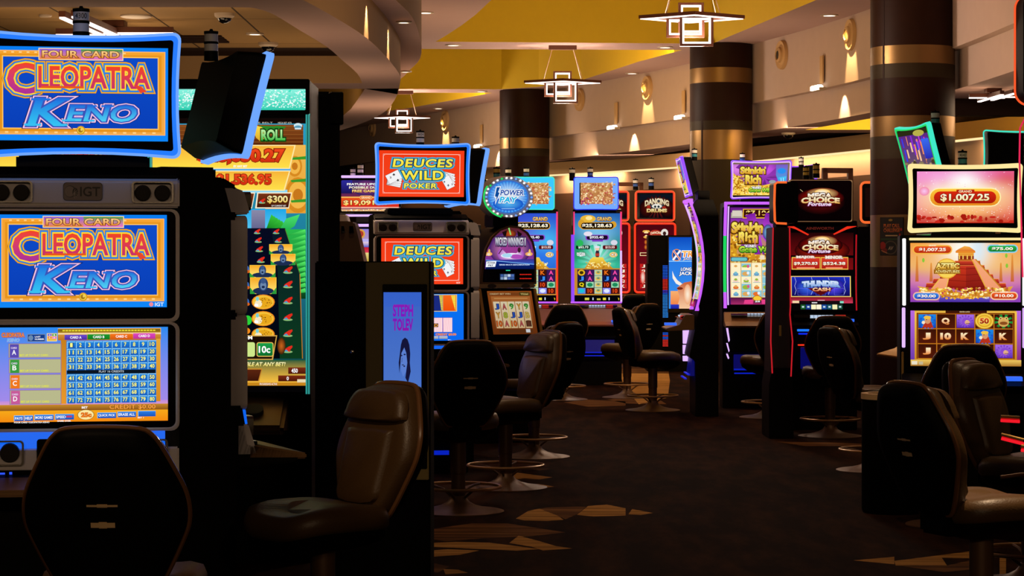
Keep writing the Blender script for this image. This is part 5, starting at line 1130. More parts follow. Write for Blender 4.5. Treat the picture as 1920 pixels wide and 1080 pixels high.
def art_mega(a):
    X = lambda u: 1475 + u / 6.35; Y = lambda v: 430 + v / 6.35
    def rc(u0, v0, u1, v1, c, **k): a.rect(X(u0), Y(v0), X(u1), Y(v1), c, **k)
    rc(20, -40, 850, 970, '#040203'); rc(40, 30, 800, 480, ('#1a0406', '#7a0c10'), rows=3); a.ell(X(430), Y(250), 52, 22, '#c0200c', edge='#2a0406')
    a.poly([(X(0), Y(-36)), (X(90), Y(-36)), (X(270), Y(60)), (X(255), Y(72)), (X(110), Y(0))], '#f0301a'); a.poly([(X(850), Y(-40)), (X(720), Y(-36)), (X(555), Y(55)), (X(570), Y(66)), (X(720), Y(0))], '#f0301a', keep=True)
    a.text('AINSWORTH', X(230), Y(-28), X(560), Y(4), '#5a1c14'); mega_logo(a, X(190), Y(95), 68, 1)
    for u0, u1, t, n in ((66, 408, 'MAJOR', '$9,270.83'), (412, 740, 'MINOR', '$524.38')):
        rc(u0, 330, u1, 480, '#f0b848'); rc(u0 + 10, 342, u1 - 8, 468, ('#d83a2a', '#a81410')); a.text(t, X(u0 + 58), Y(316), X(u1 - 68), Y(350), '#fff4e0', [(.12, '#c0a0a0')]); a.text(n, X(u0 + 26), Y(388), X(u1 - 34), Y(430), ('#fff', '#ffe0a0'), [(.05, '#6a0a08')], bold=.03); rc(u0 + 60, 450, u1 - 66, 468, '#f08a6a')
    rc(0, 480, 850, 560, '#050304'); rc(52, 556, 770, 806, '#f0d070'); rc(64, 566, 758, 796, ('#1a2ab8', '#120a50'), rows=2); a.ell(X(250), Y(690), 22, 16, '#3a6af0', edge='#1a1c90'); a.ell(X(560), Y(690), 22, 16, '#5a4af0', edge='#1a1c90')
    for u, q in ((100, 0), (300, 1), (500, 0), (690, 1)):
        for k in range(4): a.line((X(u + (k % 2) * 18), Y(570 + k * 52)), (X(u + ((k + 1) % 2) * 18 - q * 6), Y(622 + k * 52)), .6, '#cfd8ff', keep=k > 0)
    for u in (135, 350, 570): a.box(X(u), Y(700), X(u + 118), Y(785), .5, '#6a6ae0')
    a.text('THUNDER', X(190), Y(612), X(636), Y(676), ('#f0f8ff', '#5a8ad8'), [(.13, '#08103a'), (.07, '#8ab8f0')], bold=.05, arc=2); a.poly([(X(250), Y(700)), (X(570), Y(700)), (X(410), Y(790))], '#5a0a10'); a.text('CASH', X(312), Y(694), X(526), Y(738), ('#ffe8c0', '#d8641c'), [(.08, '#4a0a04')], bold=.05)
    rc(40, 806, 790, 880, ('#7a0a14', '#d03a5a')); rc(150, 850, 680, 890, '#140a10'); rc(300, 868, 365, 880, '#f0f0f0'); rc(370, 840, 455, 850, '#e8a8b0'); rc(70, 850, 150, 878, '#f0d8a8'); rc(636, 855, 680, 880, '#8ae0c8')
    for k, c in enumerate(('#1a5a2a', '#1a3a8a', '#fff8c8', '#fff8d8', '#1a4a9a', '#1a5a6a', '#f4f0b8', '#1a4a3a')):
        rc(166 + k * 63, 896, 224 + k * 63, 952, c)
        if k not in (2, 3, 6): rc(182 + k * 63, 914, 208 + k * 63, 932, '#cfe8f0')
def art_aztec_top(a):
    a.field(262, 480, 1028, 900, 44, 26, blobs(('#f078c0', '#e2361c'), [(.08, .15, .25, .4, '#f49ad8', .8), (.95, .2, .2, .35, '#d8384a', .8), (.85, .55, .2, .3, '#f06a3a', .7), (.1, .6, .2, .3, '#f48ab0', .8), (.2, .75, .25, .22, '#f07a50', .6), (.5, .55, .5, .28, '#ffd89a', .75), (.5, .8, .28, .14, '#ffb85a', .8), (.2, .28, .06, .2, '#fbc8ec', .6), (.3, .1, .2, .1, '#f8a0e0', .6), (.7, .95, .3, .1, '#a81c10', .6), (.08, .95, .15, .1, '#b8200f', .6), (.5, .5, .42, .24, '#ffe0a8', .9), (.49, .22, .17, .22, '#ffffff', 1.0), (.5, .36, .3, .12, '#fff8e0', .9)]))
    a.rect(262, 895, 1028, 900, '#c81a10'); a.speck(270, 486, 1020, 620, 50, ['#fff', '#ffd8f0', '#f8b0e0'], 2, 5, 5); a.speck(270, 760, 1020, 890, 90, ['#fff', '#ffe8c8', '#ffd0e0'], 2, 5, 5); a.speck(270, 840, 1020, 895, 26, ['#a8180c', '#c8281c'], 10, 30); a.ell(320, 640, 40, 36, '#fbc8f4', edge='#f48aa8')
    a.rrect(358, 614, 926, 766, 74, '#fff4b0'); a.rrect(366, 622, 918, 758, 68, ('#ffc83a', '#e8861c')); a.rrect(396, 642, 888, 740, 48, ('#d8280f', '#a81408')); a.rect(574, 628, 716, 650, '#b8200c'); a.text('GRAND', 592, 633, 696, 653, ('#fff0d0', '#f4c890'), bold=.03); a.text('$1,007.25', 448, 662, 834, 728, ('#fffbe0', '#f4dc8a'), [(.05, '#7a1006')], bold=.03)
def art_aztec(a):
    a.field(193, 58, 968, 490, 36, 22, blobs(('#f8902a', '#7a3ab8'), [(.5, .2, .5, .5, '#f8b84a', .9), (.1, .4, .3, .25, '#f8c060', .8), (.9, .4, .3, .25, '#f8c060', .8), (.5, .12, .22, .35, '#fffff4', 1.0), (.62, .1, .08, .3, '#c8e8ff', .7), (0, .8, .25, .25, '#9a3ab8', .8), (1, .8, .25, .25, '#9a3ab8', .8), (.1, .65, .2, .12, '#e88ab0', .6), (.92, .65, .2, .12, '#e88ab0', .6)]))
    for u, h in ((240, 160), (340, 210), (830, 210), (910, 150)): a.poly([(u - 12, 340), (u - 5, h), (u, h - 10), (u + 5, h), (u + 12, 340)], ('#e8983a', '#c8643a'))
    for u, v in ((285, 185), (872, 225), (868, 152)): a.ell(u, v, 9, 16, '#8ac83a')
    # stepped pyramid
    for k, (u0, u1, v0, v1) in enumerate(((300, 870, 350, 385), (350, 820, 318, 352), (400, 780, 285, 320), (440, 750, 252, 287), (470, 720, 220, 254), (500, 690, 188, 222))):
        a.poly([(u0 + 8, v0), (u1 - 8, v0), (u1, v1), (u0, v1)], ('#d8402a', '#8a1c14')); a.rect(u0 + 4, v0, u1 - 4, v0 + 4, '#f0a048')
    a.poly([(470, 235), (585, 235), (585, 420), (450, 380)], ('#c8341c', '#8a1810')); a.poly([(585, 235), (690, 235), (720, 400), (585, 420)], ('#a8281c', '#7a140e'))
    for v in (240, 285, 330, 375): a.line((460, v), (585, v + 8), 3, '#6a100a', keep=v > 240); a.line((585, v + 8), (715, v - 2), 3, '#6a100a', keep=True)
    a.rect(530, 130, 640, 190, ('#f0a83a', '#b8541c')); a.rect(512, 118, 650, 132, '#e88a2a'); a.poly([(512, 118), (540, 100), (575, 82), (610, 88), (650, 118)], ('#f8b84a', '#e0742a')); a.rect(530, 155, 640, 180, '#8a2a14')
    for u in (535, 560, 590, 620): a.rect(u, 150, u + 8, 178, '#f8d060', keep=u > 535)
    a.poly([(625, 180), (650, 175), (830, 385), (735, 405)], ('#f8a878', '#f09a70')); a.line((627, 180), (735, 405), 8, '#e8a83a'); a.line((652, 178), (830, 385), 8, '#c8861c'); a.poly([(400, 318), (462, 318), (440, 408), (345, 392)], ('#f8a878', '#f09a70')); a.line((400, 318), (345, 392), 6, '#f0c048'); a.line((462, 318), (442, 405), 6, '#f0c048')
    a.ell(450, 245, 78, 74, '#f0b03a'); a.ell(450, 245, 70, 66, '#f8d458'); a.text('AZTEC', 372, 206, 538, 246, ('#fff8a0', '#e8a828'), [(.10, '#7a4a08')], bold=.05); a.rect(358, 252, 545, 284, '#a86a14'); a.text('ADVENTURES', 366, 258, 540, 280, ('#fff0a0', '#e8b03a'), [(.08, '#5a3206')], bold=.03)
    a.poly([(240, 372), (320, 385), (450, 410), (600, 420), (760, 400), (915, 372), (880, 430), (700, 470), (480, 470), (300, 430)], ('#e8a83a', '#c8742a')); a.speck(260, 385, 890, 440, 170, ['#ffe880', '#e8a828', '#b87414', '#fff4b8', '#c83a5a'], 6, 13); a.poly([(395, 440), (560, 466), (750, 450), (750, 488), (395, 488)], ('#6a5ac8', '#4a2aa0')); a.speck(400, 445, 740, 465, 40, ['#ffd860', '#e8a828', '#b87414'], 6, 11)
    def pill(u0, v0, u1, v1, c1, c2, e, t, cap):
        r = (v1 - v0) / 2 - .1; a.rrect(u0, v0, u1, v1, r, e); q = 9; a.rrect(u0 + q, v0 + q, u1 - q, v1 - q, r - q, (c1, c2)); a.text(t, u0 + (u1 - u0) * .16, v0 + r * .62, u1 - (u1 - u0) * .16, v1 - r * .55, ('#fff', '#ffe8b8'), [(.04, c2)], bold=.035); a.text(cap, (u0 + u1) / 2 - 26, v0 - 2, (u0 + u1) / 2 + 26, v0 + 9, '#fff0d0')
    pill(208, 75, 488, 142, '#e8541c', '#b82a10', '#f8b848', '$1,007.25', 'GRAND'); pill(730, 72, 948, 132, '#2ab84a', '#0f7a2a', '#8ad0f0', '$75.00', 'MAJOR'); pill(210, 415, 402, 475, '#3a8ae8', '#1a4ac0', '#f0b8a0', '$30.00', 'MINOR'); pill(754, 412, 948, 472, '#f0581c', '#c03410', '#f8c8a0', '$10.00', 'MINI'); a.text('IGT', 716, 450, 746, 464, '#fff')
def art_aztec_low(a):
    a.rect(193, 550, 968, 950, ('#c89a3a', '#8a5a1c'), rows=2); a.rect(193, 550, 222, 905, ('#b868e0', '#6a3aa8')); a.rect(935, 550, 968, 905, ('#b868e0', '#8a2a78'), keep=True); a.rect(222, 556, 940, 905, ('#f4c248', '#c8861c'), rows=2); a.rect(236, 566, 924, 898, '#6a2408')
    a.rect(440, 550, 730, 566, '#3a1406'); a.text('GOOD LUCK', 538, 554, 612, 563, '#e8d0a0')
    S = (('m', 'Q', 'L', '50', 'F'), ('J', '10', 'K', 'm', 'K'), ('J', 'c', 'c', 'c', 'L'))
    for r in range(3):
        for c in range(5):
            u = 246 + c * 134; v = 576 + r * 108; t = S[r][c]; a.rect(u - 3, v - 3, u + 131, v + 105, '#c8781c'); a.rect(u, v, u + 128, v + 102, ('#3a1206', '#52190a'))
            if t in ('Q', 'J', '10', 'K'): h = 38 if t == '10' else 28; a.text(t, u + 64 - h - 4, v + 26, u + 64 + h - 4, v + 76, ('#fff4c8', '#e8801c'), [(.07, '#5a1c04')], bold=.06)
            elif t == 'm': a.rect(u + 4, v + 2, u + 126, v + 98, ('#1a8ae8', '#0a4ab8')); a.burst(u + 66, v + 62, 58, 60, 11, '#2ab8f8', '#1a3ac8', .2); a.poly([(u + 30, v + 98), (u + 50, v + 50), (u + 92, v + 52), (u + 108, v + 98)], '#b8321c'); a.ell(u + 68, v + 42, 22, 28, '#d8986a'); a.ell(u + 66, v + 24, 26, 13, '#f0c040'); a.ell(u + 60, v + 40, 4, 3, '#2a1a14'); a.ell(u + 38, v + 60, 12, 12, '#f8e8c8')
            elif t == 'L': a.rect(u + 4, v + 2, u + 126, v + 98, ('#a86ae8', '#5a2ab0')); a.burst(u + 64, v + 52, 54, 46, 14, '#c88af0', '#6a2ac0', .4); a.ell(u + 70, v + 54, 30, 30, '#8a4ad0'); a.ell(u + 78, v + 58, 18, 16, '#e0a88a'); a.ell(u + 74, v + 46, 5, 3, '#f8e060'); a.line((u + 68, v + 68), (u + 96, v + 66), 4, '#3a1450')
            elif t == '50': a.ell(u + 64, v + 48, 68, 58, '#a8741c'); a.ell(u + 64, v + 48, 63, 54, '#f4cc48'); a.ell(u + 64, v + 48, 52, 44, '#d8a028'); a.ell(u + 64, v + 48, 44, 37, '#f0c238'); a.text('50', u + 32, v + 27, u + 96, v + 68, ('#d8481c', '#8a1c08'), [(.05, '#f8e080')], bold=.05)
            elif t == 'F': a.burst(u + 64, v + 50, 66, 52, 9, '#4ae06a', '#0a7a2a'); a.ell(u + 64, v + 56, 38, 34, '#d8a85a'); a.ell(u + 44, v + 30, 12, 12, '#e8c070'); a.ell(u + 84, v + 30, 12, 12, '#e8c070'); a.ell(u + 64, v + 64, 28, 12, '#8a4a1c'); a.ell(u + 44, v + 30, 4, 6, '#2a1408'); a.ell(u + 84, v + 30, 4, 6, '#2a1408')
            else: a.ell(u + 64, v + 20, 40, 26, '#f0c238', edge='#8a521c')
    a.rect(193, 905, 968, 950, ('#f0c860', '#a8702a'));  a.rect(200, 915, 240, 940, '#e8e0c8'); a.rect(250, 918, 280, 940, '#c8b890')
def art_smear(a):
    a.rect(0, 0, 100, 100, ('#5a1a8a', '#6a5a4a'), rows=2); a.rect(0, 0, 100, 10, '#2a2a14')
    for k in range(26): u = random.uniform(4, 92); v = random.uniform(8, 40); a.rect(u, v, u + random.uniform(2, 6), v + random.uniform(14, 34), random.choice(['#f04ac8', '#8a2ad8', '#d81a8a', '#f8c8a0', '#3a3af0', '#c03ae0', '#f0905a']), keep=k % 4 > 0)
    a.rect(72, 20, 96, 58, ('#3a6af0', '#2a2ab0')); a.speck(5, 60, 95, 98, 60, ['#8a7a5a', '#5a4a6a', '#b09a70', '#4a3a2a'], 3, 8); a.ell(70, 8, 18, 6, '#b8b04a')
def art_steph(a):
    X = lambda u: 720 + u / 6; Y = lambda v: 520 + v / 6
    a.rect(719, 548, 790, 772, ('#3560c8', '#4a74cc'), rows=2); a.rect(721, 575, 788, 772, ('#3c66c4', '#5078c8'))
    a.text('STEPH', X(98), Y(304), X(328), Y(444), ('#8a1ab0', '#7a1ac0'), bold=.045); a.text('TOLEV', X(98), Y(462), X(328), Y(602), ('#7a1ab8', '#8a14a8'), bold=.045)
    dk = '#141438'
    a.poly([(X(190), Y(760)), (X(205), Y(705)), (X(235), Y(678)), (X(265), Y(700)), (X(285), Y(760)), (X(295), Y(860)), (X(290), Y(960)), (X(300), Y(1060)), (X(270), Y(1190)), (X(240), Y(1130)), (X(262), Y(960)), (X(230), Y(790)), (X(196), Y(880)), (X(180), Y(1000)), (X(172), Y(1080)), (X(165), Y(960)), (X(178), Y(860))], dk)
    a.poly([(X(196), Y(850)), (X(228), Y(790)), (X(250), Y(850)), (X(262), Y(960)), (X(248), Y(1060)), (X(215), Y(1120)), (X(192), Y(1050)), (X(186), Y(940))], '#5a7ed0')
    for u, v, ru, rv in ((196, 880, 12, 7), (232, 868, 12, 8), (212, 985, 14, 5), (228, 1000, 10, 8)): a.ell(X(u), Y(v), ru / 6, rv / 6, dk)
    a.line((X(206), Y(905)), (X(200), Y(955)), .6, dk); a.poly([(X(120), Y(1330)), (X(130), Y(1240)), (X(180), Y(1170)), (X(250), Y(1180)), (X(300), Y(1230)), (X(330), Y(1330)), (X(330), Y(1500)), (X(120), Y(1500))], '#2a3a8a'); a.poly([(X(190), Y(1180)), (X(250), Y(1180)), (X(262), Y(1330)), (X(180), Y(1330))], '#6a8ad8')
# ------------------------------------------------------------------ machines in place
LED('kneeb', '#0614b0', .22)
def plain_blue(a): a.rect(-9, 89, 313, 263, ('#12203a', '#0c1428')); a.box(-3, 96, 308, 252, 8, '#3a2c14')
MIDRECT = (-9, 89, 313, 263)
upright(155, 8.5, R(9), 'slot machine with blue and gold keno screens at the left edge', art_keno_title, art_keno_mid, art_keno_board, '4300')
upright(404, 9.98, R(112), 'machine seen from behind, black tilted topper rimmed in blue, beside the keno screens', plain_blue, plain_blue, plain_blue and (lambda a: a.rect(1, 613, 313, 789, '#141c30')), '4302', dz=.06, tilt=14)
MIDRECT = (252, 690, 752, 985)
_dt = art_deuces
def deuces_top(a): a.r = (238, 140, 782, 455); _dt(a)
def deuces_mid(a):
    a.r = (238, 140, 782, 455); art_deuces_mid(a)
def poker_low(a):
    X0, Y0 = 720, 520; a.r = (720 - 10, 520 + 188 / 6, 720 + 865 / 6, 520 + 715 / 6); art_poker(a)
upright(790, 17.1, R(9), 'slot machine with bright red poker title screens and card fans', deuces_top, deuces_mid, poker_low, '4434', dz=0.035)
MIDRECT = (-9, 89, 313, 263)
upright(858, 18.4, R(113), 'blue rimmed machine turned away directly behind the red poker machine', plain_blue, plain_blue, lambda a: a.rect(1, 613, 313, 789, '#141c30'), '4436', dz=0.06, tilt=10)

# ---- tall jungle towers
def tower(cx, d, rz, label, art, s=366.0, mx=430, lamp=True):
    root = empty('slot_machine', pos(cx, d), rz); tag(root, label, 'slot machine')
    LX, LZ = local(mx, s)
    w = 0.415; zt = LZ(150)
    o = MB(); o.pyz([(.5, 0), (.06, 0), (.06, .62), (.02, .86), (.02, zt), (.5, zt)], -w, w); o.build('cabinet', M['black'], root, bevel=.01)
    a0, a1, z0, z1 = LX(286), LX(574), LZ(734), LZ(222)
    f = MB(); f.frame(rr(-w, z0 - .02, w, z1 + .02, .01), rr(a0, z0, a1, z1, .004), -.03, .03); f.build('display_frame', M['black'], root, bevel=.004)
    A = Art((286, 222, 578, 734), (a0, z0, a1, z1)); art(A); A.build('display', root, y=.01)
    for sx in (-1, 1) if lamp else ():
        for k in range(2):
            q = MB(); x = sx * (a1 + .004 + k * .012); q.box(x - .004, x + .004, -.036, .0, z0 - .01, z1 + .03); q.build('teal_edge_light', [LED('teal_edge', '#2f9f98', .9)], root)
    # lit sign box with a sparkling teal lamp field
    q = MB(); q.frame(rr(-w, LZ(216), w, LZ(150), .01), rr(a0, LZ(208), a1, LZ(168), .005), -.05, .02); q.build('sign_box', M['black'], root, bevel=.004)
    if not lamp:
        q = MB(); q.box(w - .002, w + .006, .02, .03, LZ(240), LZ(180)); q.build('edge_light', M['Lamberglow'], root)
    S = Art((0, 0, 200, 28), (a0, LZ(208), a1, LZ(168))); S.rect(0, 0, 200, 28, ('#8af4e0', '#2ac8ac'), rows=2)
    S.speck(0, 1, 200, 24, 1000, ['#c8fff4', '#7af4dc', '#ffffff', '#3ae0c0', '#e8fffa'], .6, 1.5, 6)
    for r in range(2):
        for c in range(66): S.ell(1.5 + c * 3, 25.2 + r * 2, .7, .6, '#2ad8b8', 6, keep=c > 0)
    S.build('lamp_field', root, y=.0)
    q = MB(); q.pyz([(.08, .66), (-.22, .68), (-.26, .72), (-.10, .80), (.0, .86), (.08, .86)], -.30, .30); dk = q.build('button_deck', M['bronze'], root, bevel=.02)
    q = MB(); q.pyz([(-.265, .70), (-.262, .725), (-.07, .822), (-.065, .79)], -.2, -.02); q.build('control_panel', M['gloss'], dk)
    q = MB(); q.box(.045, .065, -.155, -.135, .79, .815); q.build('red_indicator', LED('ri', '#ff3a1c', 1.2), dk)
    q = MB(); q.T = Matrix.Translation((.14, -.14, .795)) @ Matrix.Rotation(R(28), 4, 'X'); q.lathe([(.05, -.01), (.05, .012), (.044, .014)], 22); q.build('speaker', M['grille'], dk)
    q = MB(); q.T = Matrix.Translation((.04, -.235, .712)) @ Matrix.Rotation(R(12), 4, 'X'); q.lathe([(.05, 0), (.05, .012), (.04, .018)], 22); q.build('lit_button', LED('gbtn', '#6ad88a', .55), dk)
    return root
tower(430, 12.0, 0, 'tall cabinet with teal lamp sign and jungle reels, right of the tilted topper', art_banana)
def jungle2(a): art_banana(a)
tower(118, 12.0, 0, 'second tall jungle cabinet, only glimpsed behind the keno machine', jungle2)
t3 = tower(611, 13.25, R(101), 'tall dark cabinet in side view right of the jungle reels', lambda a: (a.rect(286, 222, 578, 734, ('#14506a', '#0a2018'))), lamp=False)
# ---- kiosk with poster screen
def kiosk():
    d = 10.5; s = F / d; X = lambda u: (u - 697) / s; Z = lambda v: CH + (HY - v) / s
    root = empty('poster_kiosk', pos(697, d)); tag(root, 'dark kiosk with a blue portrait poster screen and purple name', 'kiosk')
    MB().box(X(590), X(807), .02, .5, 0, Z(490)).build('cabinet', M['black_matte'], root, bevel=.006)
    o = MB(); o.frame([(X(686), Z(900)), (X(804), Z(900)), (X(804), Z(492)), (X(686), Z(492))], [(X(717), Z(880)), (X(801), Z(880)), (X(801), Z(533)), (X(717), Z(533))], .0, .03); o.build('faceplate', M['olive'], root, bevel=.003)
    o = MB(); o.box(X(717), X(801), .006, .03, Z(880), Z(533)); o.build('screen_bezel', M['gloss'], root)
    A = Art((719, 548, 790, 772), (X(719), Z(772), X(790), Z(548))); art_steph(A); A.build('display', root, y=.004)
    q = MB(); q.T = Matrix.Translation((X(660), .018, Z(660))) @ Matrix.Rotation(R(90), 4, 'X'); q.lathe([(.009, 0), (.009, .006), (.004, .008)], 16); q.build('lock', M['chrome'], root)
kiosk()
# ---- slanted grey cabinet
def slant():
    d = 16.0; s = F / d; X = lambda u: (u - 650) / s; Z = lambda v: CH + (HY - v) / s
    root = empty('slanted_cabinet', pos(650, d)); tag(root, 'grey-brown slanted cabinet with two dark windows above the kiosk', 'machine')
    MB().pxz([(X(610), 0), (X(702), 0), (X(690), Z(560)), (X(682), Z(490)), (X(671), Z(442)), (X(664), Z(416)), (X(610), Z(414))], 0, .4).build('cabinet', M['greyb'], root, bevel=.01)
    MB().pxz([(X(612), Z(416)), (X(652), Z(416)), (X(648), Z(402)), (X(612), Z(402))], .05, .3).build('cap', M['silver'], root, bevel=.006)
    for u0, u1 in ((640, 646), (655, 663)):
        o = MB(); o.pxz([(X(u0), Z(437)), (X(u1 + 1), Z(436)), (X(u1 - 1), Z(424)), (X(u0), Z(424))], -.006, .01); o.build('window', M['gloss'], root)
    o = MB(); o.box(X(641), X(646), -.008, .0, Z(435.5), Z(434.5)); o.build('glint_strip', M['chrome'], root)
slant()
# ---- purple feature machine
cabinet_portrait(695, 22.0, 0, 'machine with purple bars and orange jackpot line behind the red poker machine', dict(
    screen=(644, 428, 744, 520), rect=(644, 428, 744, 520), art=art_feature_low, depth=.4, side=.03,
    bars=[(642, 420, 748, 425, 'Llilac'), (648, 402, 742, 406, 'Llilac'), (640, 329, 750, 333.5, 'Llilac')],
    top=(636, 334, 752, 400), glow=('black', 'black', .02), topscreen=(640, 336, 750, 397), toprect=(638.5, 335, 738.5, 397.8), topart=art_feature, tilt=0.0, bow=0, bowx=0, tr=.01,
    candles=[(661, 331, .85, 'white', 'white', None), (675, 325, .95, 'white', 'white', None)]))
# ---- arched reel machine
def arch():
    d = 20.0; s = F / d; k = 3.177; rz = R(22); cx = 955; cc = math.cos(rz)
    root = empty('slot_machine', pos(cx, d), rz); tag(root, 'arched reel machine under a round blue topper', 'slot machine')
    X = lambda u: (890 + u / k - cx) / s / cc; Z = lambda v: CH + (HY - (300 + v / k)) / s
    zb = Z(1060)
    bk = .42
    arc = [(30, 740), (38, 620), (60, 530), (95, 460), (145, 412), (205, 390), (262, 396), (312, 430), (345, 485), (360, 550), (362, 740)]
    P = [(X(u), Z(v)) for u, v in arc]
    o = MB(); o.pxz(P, .0, bk); o.build('arch_housing', M['black'], root, bevel=.006)
    o = MB(); q = [(X(205) + (x - X(205)) * .93, Z(560) + (z - Z(560)) * .93) for x, z in P]; o.frame(P, q, -.03, .02); o.build('arch_trim', M['bronze'], root, bevel=.004)
    A = Art((55, 398, 356, 650), (X(55), Z(650), X(356), Z(398))); art_wicked(A); A.build('arch_display', root, y=-.01)
    o = MB(); o.box(X(52), X(352), -.02, .02, Z(732), Z(652)); pn = o.build('middle_panel', M['gloss'], root)
    B = Art((50, 650, 350, 735), (X(52), Z(732), X(352), Z(652))); B.rect(140, 676, 232, 716, '#101a30')
    for i in range(4):
        for j in range(2): B.rect(146 + i * 21, 680 + j * 18, 164 + i * 21, 696 + j * 18, ['#3a5a98', '#7a94b8', '#bcd0e8', '#4a6ab0'][(i + j) % 4], keep=i + j > 0)
    for i in range(8):
        for v in (682, 708): B.ell(264 + i * 9, v, 3.5, 4, '#e8281c', 8, keep=True)
    B.rect(178, 653, 204, 659, '#2ad8a0'); B.build('button_panel', root, y=-.0225)
    o = MB(); o.box(X(14), X(352), -.05, .06, Z(762), Z(738)); o.build('chrome_rail', M['gold'], root, bevel=.01)
    for u in (90, 290):
        o = MB(); o.T = Matrix.Translation((X(u), -.052, Z(750))) @ Matrix.Rotation(R(90), 4, 'X'); o.lathe([(.03, -.01), (.03, .004)], 16, sx=1.3, sy=.6); o.build('speaker', M['grille'], root)
    # sloping lower screen
    zt, z0 = Z(765), Z(1052); yf = lambda z: -.03 - .17 * (zt - z) / (zt - z0)
    o = MB(); o.rings([[(x, yf(z) + .03, z), (x, yf(z) + .02, z), (x, .3, z)] for x, z in ((0, 0),)]) if 0 else None
    o = MB(); o.pyz([(.3, zt), (yf(zt) + .01, zt), (yf(z0) + .01, z0), (yf(z0) + .01, z0 - .04), (.3, z0 - .04)], X(20), X(352)); o.build('screen_housing', M['black'], root, bevel=.006)
    A = Art((55, 755, 335, 1050), (X(58), z0 + .02, X(330), zt - .015), yf, .62); art_wicked_low(A); A.build('touch_display', root, y=-.004)
    for u in (18, 345):
        o = MB(); o.rings([[(X(u) - .012, yf(z) - .02, z), (X(u) + .014, yf(z) - .02, z), (X(u) + .014, yf(z) + .04, z), (X(u) - .012, yf(z) + .04, z)] for z in (zt, z0 - .02)]); o.build('side_rail', M['gold'], root, bevel=.004)
    o = MB(); o.pyz([(.0, z0 - .12), (-.30, z0 - .10), (-.31, z0 - .06), (-.2, z0 - .035), (.0, z0 - .035)], X(20), X(352)); o.build('button_deck', M['bronze'], root, bevel=.01)
    o = MB(); o.pyz([(.42, 0), (.02, 0), (.02, z0 - .11), (.42, z0 - .11)], X(20), X(352)); o.build('base_cabinet', M['black'], root, bevel=.01)
    # round topper
    c = (X(192), Z(222)); rx, rzz = 47 / s / cc, 39.5 / s
    o = MB(); o.T = Matrix.Translation((c[0], .0, c[1])) @ Matrix.Rotation(R(90), 4, 'X'); o.lathe([(1.02 * rx, -.12), (1.0 * rx, .03), (.96 * rx, .05), (.84 * rx, .035), (.83 * rx, .0)], 48, sy=rzz / rx); hb = o.build('round_topper', M['silver'], root)
    A = Art((72, 124, 308, 316), (X(72), Z(316), X(308), Z(124))); A.round = True; art_power(A); A.build('topper_display', root, y=-.036)
    for i in range(30):
        a = 2 * math.pi * i / 30; m = 'Lwhite' if i % 3 else ('Lgreen' if -.9 < math.cos(a) < 1 and math.cos(a) < -.3 else 'Lbluepale')
        o = MB(); o.T = Matrix.Translation((c[0] + .905 * rx * math.cos(a), -.05, c[1] + .905 * rzz * math.sin(a))) @ Matrix.Rotation(R(90), 4, 'X'); o.lathe([(.008, -.012), (.008, .004), (.003, .007)], 8); o.build('rim_bulb', M[m], hb)
    for a0, a1, m in ((2.6, 4.4, 'Lgreen'),):
        o = MB(); o.tube([(c[0] + .99 * rx * math.cos(a0 + (a1 - a0) * i / 14), -.045, c[1] + .99 * rzz * math.sin(a0 + (a1 - a0) * i / 14)) for i in range(15)], .007, 6); o.build('rim_light', M[m], hb)
    o = MB(); o.box(X(120), X(270), .03, .25, Z(400), Z(320)); o.build('neck', M['black'], root, bevel=.01)
    candle(root, X(80), .12, Z(150), None, 'amberc', 'teal', .95); candle(root, X(163), .12, Z(108), None, 'amberc', 'teal', 1.0)
arch()
# ---- two tall ocean and gold machines
def grand(cx, blue, label):
    o_ = cx - 1120
    return cabinet_portrait(cx, 29.3, 0, label, dict(
        screen=(1077 + o_, 400, 1163 + o_, 564.5), rect=(118, 318, 392, 840), art=make_grand(blue), curve=.05, side=.02, depth=.45,
        leds=[(1075 + o_, 1077.5 + o_, 397, 440, 'Lpink'), (1071 + o_, 1077 + o_, 440, 566, 'Lpurple'), (1163 + o_, 1166 + o_, 397, 470, 'Lpink'), (1163 + o_, 1166.5 + o_, 470, 566, 'Lred' if blue else 'Llilac')],
        bars=[(1070 + o_, 565.5, 1166 + o_, 568.5, 'Lmag')],
        deck=(570, 610, .22, 'pink'), top=(1075 + o_, 331, 1160 + o_, 394), glow=('Lcyan', 'Lteal', .075) if blue else ('Lbluepale', 'Lbluedeep', .075), topscreen=(1088.5 + o_, 341, 1154 + o_, 384.5), toprect=(0, 0, 210, 140), topart=art_gold, tilt=R(3), bow=.004, bowx=0, tr=.04,
        candles=[(1107 + o_, 331, 1.2, 'white', 'blue', None), (1073 + o_, 333, 1.25, 'white', 'black', None)]))
grand(1000, True, 'tall jackpot machine with turquoise rim and blue reef screen')
grand(1120, False, 'tall jackpot machine with blue rim and green treasure screen')
# ---- red neon drum machines
def drums(cx, label):
    o_ = cx - 1228
    return cabinet_portrait(cx, 35.5, 0, label, dict(
        screen=(1194 + o_, 421, 1264 + o_, 545), rect=(488, 385, 712, 780), art=art_drums, curve=.06, side=.02, depth=.4,
        neon=((1190.5 + o_, 419, 1266 + o_, 548), .017, 'Lred'), deck=(552, 580, .2, 'bronze'), top=(1190 + o_, 357, 1266 + o_, 415.5), glow=('Lred', 'Lorange', .035),
        topscreen=(1199 + o_, 364.5, 1263 + o_, 408.6), toprect=(505, 205, 708, 345), topart=art_drums_top, tilt=R(2), bow=0, bowx=0, tr=.06,
        candles=[(1192 + o_, 351, 1.3, 'white', 'blue', None), (1221.5 + o_, 350, 1.4, 'white', 'blue', None)]))
drums(1228, 'red neon machine with a drum title, left of the black box by the bull screen'); drums(1142, 'red neon machine mostly hidden behind the green treasure screen machine')
